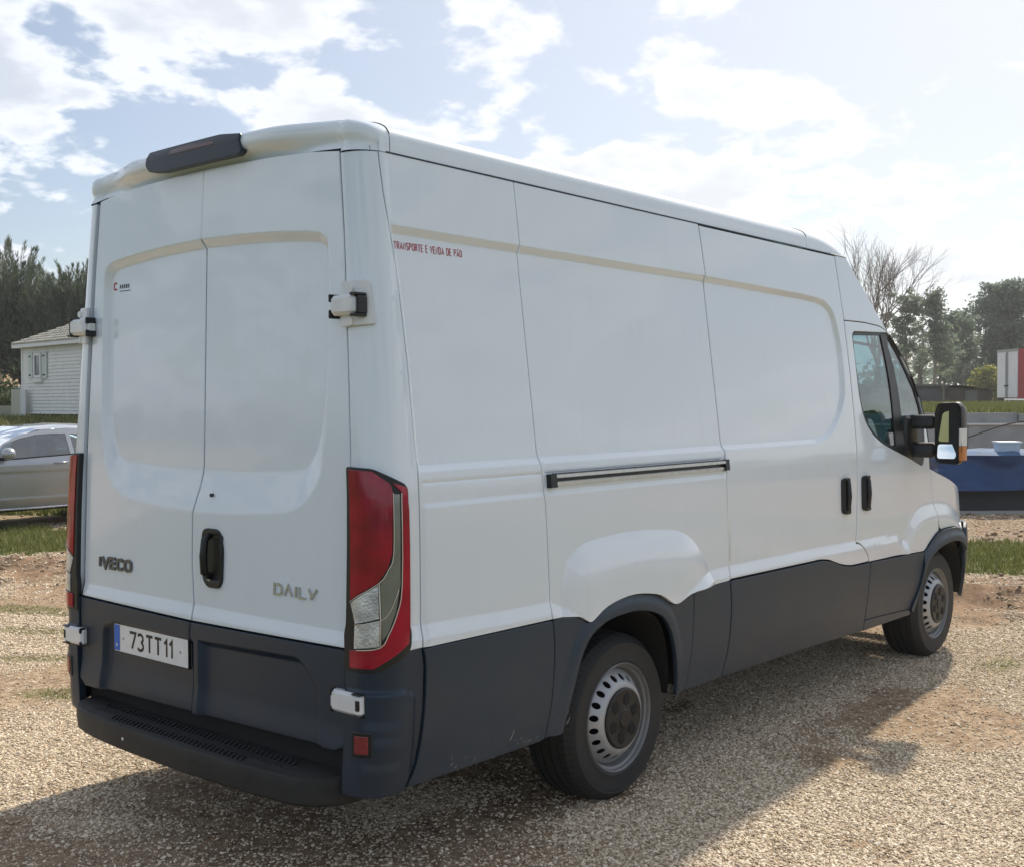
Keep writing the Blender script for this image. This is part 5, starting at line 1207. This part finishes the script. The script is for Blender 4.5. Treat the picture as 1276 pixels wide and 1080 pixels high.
for a0, a1 in ((.60, .88), (1.62, 1.94)):
    sh = hb(MB(), a0, a1, zw0-.02, zw1+.02, .03, .06).build('shutter', M['shutter'], home)
    for z_ in (zw0+.06, zw1-.12): hb(MB(), a0+.02, a1-.10 if a0 < 1 else a1-.12, z_, z_+.05, .06, .068).build('shutter_hinge', M['black'], sh)
hb(MB(), .1, WL-.1, -.32, -.0, -.5, -.3).build('underframe', M['dark'], home)
for s_ in (.4, 2.6, 5.0, 7.6): hb(MB(), s_, s_+.25, -.35, 0, -.3, -.05).build('support_block', mat('block', (.3, .29, .27), .9), home)

# ================================================================== CONCRETE WALL, TARP, SHED, TRAILER
M['conc'] = mat('concrete', (.26, .27, .27), .85, 0, 0, .22, 2.2, .5, 40); M['conc2'] = mat('concrete_pale', (.33, .35, .36), .85, 0, 0, .2, 1.7, .5, 40)
def WP(a, b, z): x, y = xy(a, b); return (x, y, z)
wall = thing('retaining_wall', 'long grey concrete retaining wall with a pale ledge behind the van', 'wall', WP(27, 9, 0))
def abox(mb, a0, a1, b0, b1, z0, z1): return mb.prism([(a0, b0), (a0, b1), (a1, b1), (a1, b0)], lambda p, q: WP(p, q, z0), lambda p, q: WP(p, q, z1))
k = 0; bpos = -3.0
while bpos < 24:
    wd_ = 2.45; abox(MB(), 26.86+.02*(k % 2), 27.05, bpos+.012, bpos+wd_-.012, 1.10, 1.315+.012*(k % 3)).build('concrete_block', M['conc'], wall)
    abox(MB(), 26.62+.012*(k % 2), 26.9, bpos+1.2+.010, bpos+1.2+wd_-.010, -.1, 1.06).build('lower_panel', M['conc2'], wall)
    bpos += wd_; k += 1
abox(MB(), 26.58, 26.92, -2.9, 25, 1.062, 1.098).build('ledge', mat('ledge_pale', (.62, .62, .60), .8), wall)
# tarpaulin-covered pile
M['tarp'] = mat('blue_tarpaulin', (.012, .045, .14), .35, 0, 0, .15, 2.5, .3, 9); M['tarpw'] = mat('pale_tarpaulin', (.07, .13, .24), .8, 0, 0, .25, 4, spec=.15); M['tarpd'] = mat('black_sheet', (.010, .012, .016), .55, 0, 0, .3, 3)
tp = thing('covered_pile', 'low pile under a blue tarpaulin with black sheeting below, beside the concrete wall', 'tarpaulin', WP(17.6, 9, 0))
a0_, a1_, b0_, b1_ = 16.9, 18.4, 6.30, 12.5
def tarp_rows(z0, z1, out0, out1, n=14, amp=.05, seed=1, per=None):
    rws = []
    per = [(a1_, b0_), (a0_, b0_), (a0_, b1_), (a1_, b1_)]
    P = resamp(np.array(per, float), .11)[:-20]
    cen = np.array([(a0_+a1_)/2, (b0_+b1_)/2]); s_ = np.arange(len(P))*.11
    for i in range(n+1):
        t = i/n; z = z0+(z1-z0)*t; o = out0+(out1-out0)*t
        d = P-cen; nrm = np.stack([np.sign(d[:, 0])*(np.abs(d[:, 0]) > (a1_-a0_)/2-.02), np.sign(d[:, 1])*(np.abs(d[:, 1]) > (b1_-b0_)/2-.02)], 1)
        f = amp*(fbm(s_*1.0+seed, np.full(len(P), t*1.2), 1.4, 4)-.5)*2+amp*.5*np.abs(np.sin(s_*2.1+t*2+seed))
        q_ = P+nrm*(o+f)[:, None]; zz = z+(fbm(s_, np.full(len(P), seed*3.), .7, 3)-.5)*.10*(1-abs(2*t-1))
        x, y = xy(q_[:, 0], q_[:, 1]); rws.append(np.stack([x, y, zz], -1))
    return rws
loft('black_sheet', tarp_rows(.0, .48, .02, .0, 10, .05, 3), M['tarpd'], tp)
loft('blue_sheet', tarp_rows(.34, .845, .10, .03, 16, .13, 7), M['tarp'], tp)
av_, bv_ = np.meshgrid(np.linspace(a0_-.05, a1_+.05, 26), np.linspace(b0_-.05, b1_+.05, 60), indexing='ij'); x, y = xy(av_, bv_)
edge = np.minimum(np.minimum(av_-a0_, a1_-av_), np.minimum(bv_-b0_, b1_-bv_)); zz = .83+.06*sstep(edge/.3)+.16*(fbm(x, y, 1.3, 4)-.5)
loft('top_sheet', np.stack([x, y, zz], -1), M['tarpw'], tp)
abox(MB(), a0_-.25, a0_-.12, b0_-.2, b1_, 0.01, .05).build('edge_board', mat('weathered_board', (.32, .33, .33), .8), tp)
bx_ = thing('storage_tub', 'pale blue plastic tub standing on the covered pile', 'tub', WP(17.4, 7.45, .88))
tb = MB()
P0 = [(17.25, 7.25), (17.25, 7.55), (17.5, 7.55), (17.5, 7.25)]
tb.prism([(17.25, 7.27), (17.25, 7.54), (17.5, 7.54), (17.5, 7.27)], lambda p, q: WP(p, q, .86), lambda p, q: WP(17.375+(p-17.375)*1.08, 7.405+(q-7.405)*1.1, 1.0)); tb.build('tub_body', mat('tub_plastic', (.50, .58, .66), .4), bx_)
abox(MB(), 17.22, 17.53, 7.24, 7.57, 1.0, 1.025).build('tub_lid', mat('tub_lid', (.62, .68, .74), .4), bx_)
cb = MB(); pts = sm([(17.6, 6.55, .90), (18.5, 6.9, .93), (20, 7.9, 1.02), (22, 9.2, 1.13), (24, 10.6, 1.20), (26.0, 12.2, 1.17), (26.9, 14.0, 1.14)], 4)
cb.tube([WP(*p) for p in pts], .016, 6); tag(cb.build('cable', mat('cable_rubber', (.02, .02, .022), .95, spec=.1), None, True), 'black cable arching from the covered pile to the concrete wall', 'cable')
# low dark shed row
M['shed'] = mat('dark_shed_wall', (.085, .09, .095), .8, 0, 0, .35, 1.2); M['shedroof'] = mat('shed_roof', (.16, .155, .15), .7, 0, 0, .3, 1)
sh = thing('low_shed', 'low dark shed with a sheet roof on the grass bank', 'shed', WP(48, 12, 1.3))
abox(MB(), 46, 50, 13.0, 17.0, 1.25, 2.16).build('wall', M['shed'], sh)
hb2 = abox(MB(), 45.85, 50.2, 12.8, 17.3, 2.162, 2.24).build('roof', M['shedroof'], sh)
abox(MB(), 45.96, 45.99, 14.2, 15.1, 1.5, 2.1).build('wall_panel', mat('grey_board', (.20, .21, .21), .8), sh)
abox(MB(), 45.94, 45.99, 17.02, 17.1, 1.3, 2.1).build('post', M['shedroof'], sh)
sh2 = thing('low_shed', 'brown low shed with a pale curved roof edge, right beside the trailer', 'shed', WP(48, 18.5, 1.3))
abox(MB(), 47, 50, 17.2, 19.4, 1.25, 2.10).build('wall', mat('brown_shed_wall', (.10, .085, .075), .85, 0, 0, .3, 1.5), sh2)
rw = []
for t in np.linspace(0, 1, 8): rw.append([WP(46.8, 17.0+2.5*t, 2.06+.16*math.sin(math.pi*min(t*1.3, 1)**.8)), WP(50.2, 17.0+2.5*t, 2.10+.16*math.sin(math.pi*min(t*1.3, 1)**.8))])
loft('roof', rw, mat('pale_sheet', (.5, .5, .46), .6), sh2)
abox(MB(), 46.94, 46.99, 18.3, 18.8, 1.3, 2.0).build('door', mat('shed_door', (.16, .155, .15), .8), sh2)
wl = thing('boundary_wall', 'dark rendered boundary wall beyond the grass bank', 'wall', WP(52, 8, 1.3))
abox(MB(), 52, 52.2, -2, 16.5, 1.2, 2.28).build('wall', mat('dark_render', (.12, .125, .125), .85, 0, 0, .3, .8), wl); abox(MB(), 51.95, 52.25, -2, 16.5, 2.282, 2.34).build('coping', M['shedroof'], wl)
# box trailer
tl = thing('box_trailer', 'white and red box trailer with its rear doors towards the yard', 'trailer', WP(62, 27.5, 1.0))
TD = np.array([.80, -.60]); TDn = np.array([.60, .80])    # along the side / across the rear, in (a, b) space rotated
T0 = np.array([62.5, 26.1])
tpf = lambda u_, v_, z: WP(T0[0]-u_*.996+v_*.085, T0[1]+u_*.085+v_*.996, z)   # u_ across the rear doors, v_ along the trailer
def tbx(mb, u0, u1, v0, v1, z0, z1): return mb.prism([(u0, v0), (u0, v1), (u1, v1), (u1, v0)], lambda p, q: tpf(p, q, z0), lambda p, q: tpf(p, q, z1))
M['trw'] = mat('trailer_white', (.66, .68, .72), .45, 0, 0, .08, 1); M['trr'] = mat('trailer_red', (.34, .03, .035), .45, 0, 0, .12, 1)
tbx(MB(), 0.0, 2.1, .03, 12, 1.68, 4.26).build('box_body', M['trr'], tl)
tbx(MB(), .03, .93, -.03, .028, 1.72, 4.12).build('rear_door', M['trw'], tl); tbx(MB(), 1.17, 2.07, -.03, .028, 1.72, 4.12).build('rear_door', M['trw'], tl)
tbx(MB(), .93, 1.17, -.01, .028, 1.72, 4.12).build('door_post', mat('grey_steel', (.18, .2, .22), .5), tl)
tbx(MB(), .0, 2.12, -.05, .028, 4.12, 4.26).build('top_rail', mat('rail_grey', (.3, .31, .32), .5), tl)
tbx(MB(), 2.101, 2.13, .0, 12, 1.66, 1.80).build('side_rail', M['trr'], tl)
for u_ in (.97, 1.13):
    bq = MB(); bq.tube([tpf(u_, -.06, 1.75), tpf(u_, -.06, 4.05)], .025, 6); bq.build('lock_rod', M['steel'], tl)
    tbx(MB(), u_-.12, u_+.12, -.09, -.06, 2.3, 2.38).build('lock_handle', M['black'], tl)
tbx(MB(), .0, 2.1, 0, 12, 1.45, 1.675).build('chassis', M['dark'], tl)
for v_ in (1.5, 2.8):
    for u_ in (.15, 1.95):
        ww = MB(); p0 = tpf(u_-.14, v_, 1.38-.0); p1 = tpf(u_+.14, v_, 1.38); ww.tube([p0, p1], .50, 20); ww.build('wheel', M['rubber'], tl)
tst = thing('trestle', 'white trestle standing on the grass in front of the trailer', 'trestle', WP(44.5, 19.6, 1.38))
q_ = MB(); q_.tube([WP(44.5, 18.85, 1.62), WP(44.5, 20.6, 1.60)], .035, 5); q_.build('beam', M['winw'], tst)
for b_0, db in ((18.9, -.13), (19.02, .15), (20.45, -.14), (20.55, .15)): MB().tube([WP(44.5, b_0, 1.61), WP(44.5, b_0+db, 1.33)], .028, 5).build('leg', M['winw'], tst)

# far left: house, gate wall, canopy
hs = thing('house', 'small beige rendered house with a tiled roof far behind the mobile home', 'house', WP(78, -34.5, 1.3))
abox(MB(), 76, 84, -40, -33.2, 1.2, 4.3).build('wall', mat('beige_render', (.42, .30, .20), .85, 0, 0, .1, 1), hs)
abox(MB(), 75.9, 76, -34.6, -34.0, 1.9, 3.4).build('window', M['winglass'], hs)
rfh = MB(); V = [WP(75.5, -40.5, 4.3), WP(75.5, -32.7, 4.3), WP(84.5, -32.7, 4.3), WP(84.5, -40.5, 4.3), WP(80, -38, 5.4), WP(80, -35, 5.4)]; rfh.add(V, [(0, 1, 5, 4), (1, 2, 5), (2, 3, 4, 5), (3, 0, 4), (0, 3, 2, 1)]); rfh.build('roof', mat('brown_roof_tile', (.24, .15, .10), .85, 0, 0, .3, 1), hs)
cn = thing('canopy', 'pale canvas canopy seen through the gap beside the mobile home', 'canopy', WP(52, -22, 1.3))
abox(MB(), 50, 54, -21.6, -20.2, 1.25, 2.2).build('canvas_wall', mat('pale_canvas', (.42, .50, .60), .7), cn)
rfh = MB(); V = [WP(49.8, -21.8, 2.21), WP(49.8, -19.8, 2.21), WP(54, -19.8, 2.21), WP(54, -21.8, 2.21), WP(52, -20.9, 2.6)]; rfh.add(V, [(0, 1, 4), (1, 2, 4), (2, 3, 4), (3, 0, 4)]); rfh.build('canvas_roof', mat('white_canvas', (.62, .64, .66), .7), cn)
gw = thing('garden_wall', 'low cream garden wall with a taller post beside the mobile home', 'wall', WP(36, -15.6, 1.2))
abox(MB(), 36, 36.2, -22, -15.5, .6, 1.55).build('wall', mat('cream_render', (.36, .35, .29), .85, 0, 0, .2, 1), gw); abox(MB(), 35.95, 36.2, -15.48, -15.2, .6, 2.05).build('post', mat('cream_post', (.5, .49, .42), .8), gw); abox(MB(), 35.9, 36.05, -15.18, -15.02, .6, 2.05).build('post', M['winw'], gw)

# ================================================================== TREES AND BUSHES
M['bark'] = mat('bark', (.10, .085, .07), .9, 0, 0, .3, 4); M['twig'] = mat('twigs', (.17, .145, .125), .9)
M['barkpale'] = mat('pale_bark', (.24, .215, .18), .9, 0, 0, .3, 3)
M['pine'] = leafmat('pine_needles', (.05, .075, .055), (.11, .14, .085), (.22, .22, .13), tr=.3)
M['euc'] = leafmat('eucalyptus_leaves', (.11, .15, .12), (.21, .26, .19), (.32, .36, .25), tr=.5)
M['eucd'] = leafmat('dense_tree_leaves', (.08, .12, .10), (.16, .205, .16), (.26, .30, .20), tr=.48)
M['ybush'] = leafmat('yellow_bush_leaves', (.13, .15, .03), (.34, .34, .09), (.5, .48, .2), tr=.4)
M['hedge'] = leafmat('hedge_leaves', (.03, .05, .02), (.09, .12, .04), tr=.2)
def quads(C, U, W):
    """leaf quads: centre, half-length vector, half-width vector"""
    V = np.stack([C-U, C+W, C+U, C-W], 1).reshape(-1, 3); return V, np.arange(len(V)).reshape(-1, 4)
def rdir(r, n): v = r.normal(size=(n, 3)); return v/np.linalg.norm(v, axis=1, keepdims=True)
def crown_obj(name, C, n, rad, ln, wd, m, parent, r, droop=0.0, squash=.7):
    C = np.repeat(C, n, 0); rad = np.repeat(rad, n)[:, None]; d = rdir(r, len(C)); d[:, 2] *= squash
    P = C+d*rad*(r.random((len(C), 1))**.5); U = rdir(r, len(C)); U[:, 2] -= droop; U /= np.linalg.norm(U, axis=1, keepdims=True)
    W = np.cross(U, rdir(r, len(C))); W /= np.linalg.norm(W, axis=1, keepdims=True)+1e-9; s = (.6+.8*r.random((len(C), 1)))
    V, F = quads(P, U*ln*s, W*wd*s); return tri_obj(name, V, F, m, parent, kind='stuff')
def branchy(tree, base, h, r, lean_=.05, r0=.16, m=None, nl=14, spread=.9, z0=.25, bend=.25):
    """tapered trunk plus limbs; returns points along the limbs"""
    pts = [np.array(base)+np.array([lean_*t*h*math.sin(2*t+1)+.02*h*r.normal()*t, lean_*t*h*math.cos(3*t)+.02*h*r.normal()*t, h*t]) for t in np.linspace(0, 1, 8)]
    MB().tube(pts, list(np.linspace(r0, r0*.18, 8)), 7).build('trunk', m or M['bark'], tree, True); tips = []
    for k in range(nl):
        t = z0+(1-z0)*(k+r.random())/nl; i = min(int(t*7), 6); p = pts[i]+(pts[i+1]-pts[i])*(t*7-i); an = r.random()*6.28; L_ = spread*(1.15-t*.75)*(.7+.6*r.random())
        d = np.array([math.cos(an), math.sin(an), .45+.5*r.random()]); q = [p]
        for j in range(4): d = d+np.array([r.normal()*.15, r.normal()*.15, .12*(1-2*bend)]); q.append(q[-1]+d/np.linalg.norm(d)*L_/4)
        MB().tube(q, list(np.linspace(r0*.35*(1.2-t), .012, 5)), 5).build('limb', m or M['bark'], tree, True)
        tips += q[1:]
    return pts, np.array(tips)
# stone pines with upright shoots
def pine(base, h, cr, label, seed, cz=.62):
    r = np.random.default_rng(seed); t = thing('pine_tree', label, 'pine tree', base, 0, 'dark pines behind the mobile home')
    branchy(t, base, h*.82, r, .03, .22, nl=12, spread=cr*.9, z0=.3)
    n = 420; a = r.random(n)*6.28; rr = cr*np.sqrt(r.random(n)); ztop = h*cz+(h*(1-cz))*np.sqrt(np.clip(1-(rr/cr)**2, 0, 1)); z = h*.26+(ztop-h*.26)*r.random(n)**.45
    F0 = np.array(base)+np.stack([rr*np.cos(a), rr*np.sin(a), z], -1); out = np.stack([np.cos(a)*rr/cr*.45, np.sin(a)*rr/cr*.45, np.ones(n)], -1)+r.normal(0, .12, (n, 3)); out /= np.linalg.norm(out, axis=1, keepdims=True)
    L_ = (.8+1.0*r.random(n)); m_ = 90; C = np.repeat(F0, m_, 0); D = np.repeat(out, m_, 0); ll = np.repeat(L_, m_)[:, None]; tt_ = r.random((n*m_, 1))
    side = np.cross(D, rdir(r, n*m_)); side /= np.linalg.norm(side, axis=1, keepdims=True)+1e-9
    P = C+D*ll*tt_+side*.09*(1.15-tt_); U = D*.8+side*.6*(1.1-tt_*.6); U /= np.linalg.norm(U, axis=1, keepdims=True); W = np.cross(U, side); W /= np.linalg.norm(W, axis=1, keepdims=True)+1e-9
    V, F = quads(P+U*.10, U*(.13+.05*r.random((n*m_, 1))), W*.016+side*.006); tri_obj('crown', V, F, M['pine'], t, kind='stuff')
    C2 = np.array(base)+np.stack([rr*np.cos(a)*.85, rr*np.sin(a)*.85, h*.28+(ztop-h*.3)*r.random(n)*.85], -1)[:300]; crown_obj('inner_crown', C2, 22, np.full(300, .8), .20, .07, M['pine'], t, r)
pine(WP(56, -25.1, 1.3), 7.1, 2.7, 'broad dark pine at the left edge of the view with upright shoots', 21)
pine(WP(59, -23.6, 1.3), 4.9, 1.6, 'dark pine rising behind the roof of the mobile home', 22)
pine(WP(55, -20.2, 1.3), 5.7, 1.7, 'dark pine tree half hidden by the rear edge of the van', 23)
pine(WP(64, -31.5, 1.3), 7.6, 3.0, 'farther pine behind the beige house', 24)
# bare tree
def bare_tree(base, h, seed, label, crw):
    r = np.random.default_rng(seed); t = thing('bare_tree', label, 'tree', base); b0 = np.array(base); th_ = MB(); tn = MB()
    def grow(p, d, L_, rad, lv):
        q = [p]; n = 4
        for j in range(n):
            d = d+r.normal(0, .09, 3)+np.array([0, 0, .05]); d /= np.linalg.norm(d); q.append(q[-1]+d*L_/n)
        (th_ if lv < 2 else tn).tube(q, list(np.linspace(rad, rad*.6, n+1)), 5 if lv < 2 else 3, False)
        if lv >= 5: return
        for k in range(3 if lv < 4 else 2+int(r.random() < .5)):
            a_ = r.normal(0, .30, 3); dd = d+a_+np.array([0, 0, .10]); dd[2] = max(dd[2], .15); dd /= np.linalg.norm(dd); i = n if k == 0 else r.integers(2, n+1)
            grow(q[i], dd, L_*(.62+.22*r.random()), rad*.58, lv+1)
    top = b0+np.array([0, 0, h*.22]); MB().tube([b0, b0+np.array([.05, 0, h*.12]), top], [.26, .22, .19], 8).build('trunk', M['bark'], t, True)
    for k in range(6):
        an = k*1.05+r.random()*.5; s_ = (.2+.8*r.random())*crw; d = np.array([math.cos(an)*s_, math.sin(an)*s_, 1.0]); d /= np.linalg.norm(d); grow(top, d, h*.27, .085, 0)
    th_.build('limbs', M['twig'], t, kind='stuff'); tn.build('twigs', M['twig'], t, kind='stuff')
bare_tree(WP(70, 22.0, 1.4), 9.9, 31, 'leafless tree with fanned twigs rising behind the cab of the van', .50)
# eucalyptus and others on the right
def leafy(name, label, base, h, cr, seed, m, ncl, per, lw, group, z0=.3, bark='barkpale', nl=16, shape=1.0, clr=.55):
    r = np.random.default_rng(seed); t = thing(name, label, 'tree', base, 0, group); pts, tips = branchy(t, base, h*.95, r, .03, .07+.012*h, M[bark], nl, cr, z0)
    pk = tips[r.integers(0, len(tips), ncl)]+r.normal(0, .28*cr*.6, (ncl, 3)); keep = pk[:, 2] < base[2]+h
    pk = pk[keep]; crown_obj('crown', pk, per, clr*(.5+.8*r.random(len(pk))), lw[0], lw[1], m, t, r, .5)
G_ = 'trees beyond the grass bank'
leafy('eucalyptus_tree', 'airy eucalyptus directly right of the windscreen pillar', WP(82, 27.7, 1.4), 7.8, 2.1, 41, M['euc'], 130, 46, (.13, .045), G_, .3, clr=.42)
leafy('eucalyptus_tree', 'slender tall eucalyptus with a pointed top between the cab and the big trees', WP(80, 29.1, 1.4), 7.7, 1.6, 42, M['euc'], 120, 42, (.13, .045), G_, .25)
leafy('eucalyptus_tree', 'thin eucalyptus with open foliage left of the broad tree', WP(88, 34.2, 1.4), 6.6, 1.5, 43, M['euc'], 90, 45, (.14, .05), G_, .2)
leafy('broad_tree', 'large dense dark green tree with a rounded top near the trailer', WP(95, 39.6, 1.4), 9.7, 3.4, 44, M['eucd'], 400, 50, (.17, .07), G_, .12, 'bark', 26, clr=.75)
leafy('broad_tree', 'dense dark tree at the right edge behind the trailer', WP(93, 43.4, 1.4), 9.4, 3.0, 45, M['eucd'], 300, 48, (.17, .07), G_, .12, 'bark', 22, clr=.75)
leafy('broad_tree', 'lower dark tree filling the gap left of the largest tree', WP(97, 37.0, 1.4), 7.4, 2.3, 46, M['eucd'], 150, 50, (.17, .07), G_, .15, 'bark', 18, clr=.7)
r = np.random.default_rng(50); k = 0
SAP = ['%s %s thin tree in the row beyond the dark sheds, %s' % (a_, b2, c_) for a_, b2, c_ in (
 ('leftmost', 'sparse', 'next to the van'), ('second', 'low', 'from the van'), ('third', 'open', 'from the van'), ('fourth', 'airy', 'from the van'),
 ('fifth', 'light', 'from the van'), ('sixth', 'airy', 'from the van'), ('seventh', 'open', 'near its middle'), ('eighth', 'sparse', 'at its middle'),
 ('seventh', 'airy', 'back from the yellow bush'), ('sixth', 'open', 'back from the yellow bush'), ('fifth', 'light', 'back from the yellow bush'), ('fourth', 'low', 'back from the yellow bush'),
 ('third', 'airy', 'back from the yellow bush'), ('second', 'sparse', 'back from the yellow bush'), ('last', 'open', 'behind the yellow bush'))]
for b_ in np.arange(31.8, 40.5, .62):
    k += 1; hh = 4.6+2.2*r.random(); pos = WP(100+6*r.random(), (b_+r.normal()*.2)*1.1, 1.4)
    leafy('slender_tree', SAP[k-1], pos, hh, .95, 100+k, M['euc'], 26, 34, (.13, .045), 'row of thin trees beyond the sheds', .35, 'bark', 8, clr=.45)
def bush(name, label, base, h, w_, m, seed, n, per, lw):
    r = np.random.default_rng(seed); t = thing(name, label, 'bush', base); d = rdir(r, n); d[:, 2] = np.abs(d[:, 2]); C = np.array(base)+d*np.array([w_, w_, h*.85])*(r.random((n, 1))**.4)
    for j in range(7): e_ = C[j]; MB().tube([np.array(base), (np.array(base)+e_)/2+np.array([0, 0, .1*h]), e_], [.04, .03, .012], 5).build('stem', M['bark'], t, True)
    crown_obj('foliage', C, per, np.full(n, .3*w_+.12), lw[0], lw[1], m, t, r)
bush('yellow_bush', 'yellow green bush standing above the brown shed beside the trailer', WP(74, 30.3, 1.4), 2.7, 1.15, M['ybush'], 61, 130, 60, (.11, .05))
bush('garden_bush', 'dark green bush over the low cream wall at the left edge', WP(40, -17.6, 1.2), 1.3, .8, M['hedge'], 62, 70, 60, (.07, .03))
bush('garden_bush', 'low spiky bush against the wall beside the mobile home', WP(38, -16.4, 1.2), .9, .6, M['hedge'], 63, 50, 60, (.09, .015))
# far hedge line closing the horizon
r = np.random.default_rng(70); n = 2600; an = r.random(n)*math.pi*2; R_ = 150+70*r.random(n); C = np.stack([R_*np.cos(an), R_*np.sin(an), 2.2+4.0*r.random(n)**1.4*(.4+fbm(an*9, an*0, 1.0, 3))], -1)
far_ = crown_obj('far_treeline', C, 26, np.full(n, 2.6), .55, .30, M['eucd'], None, r); tag(far_, 'distant belt of trees along the horizon', None, None, 'stuff')
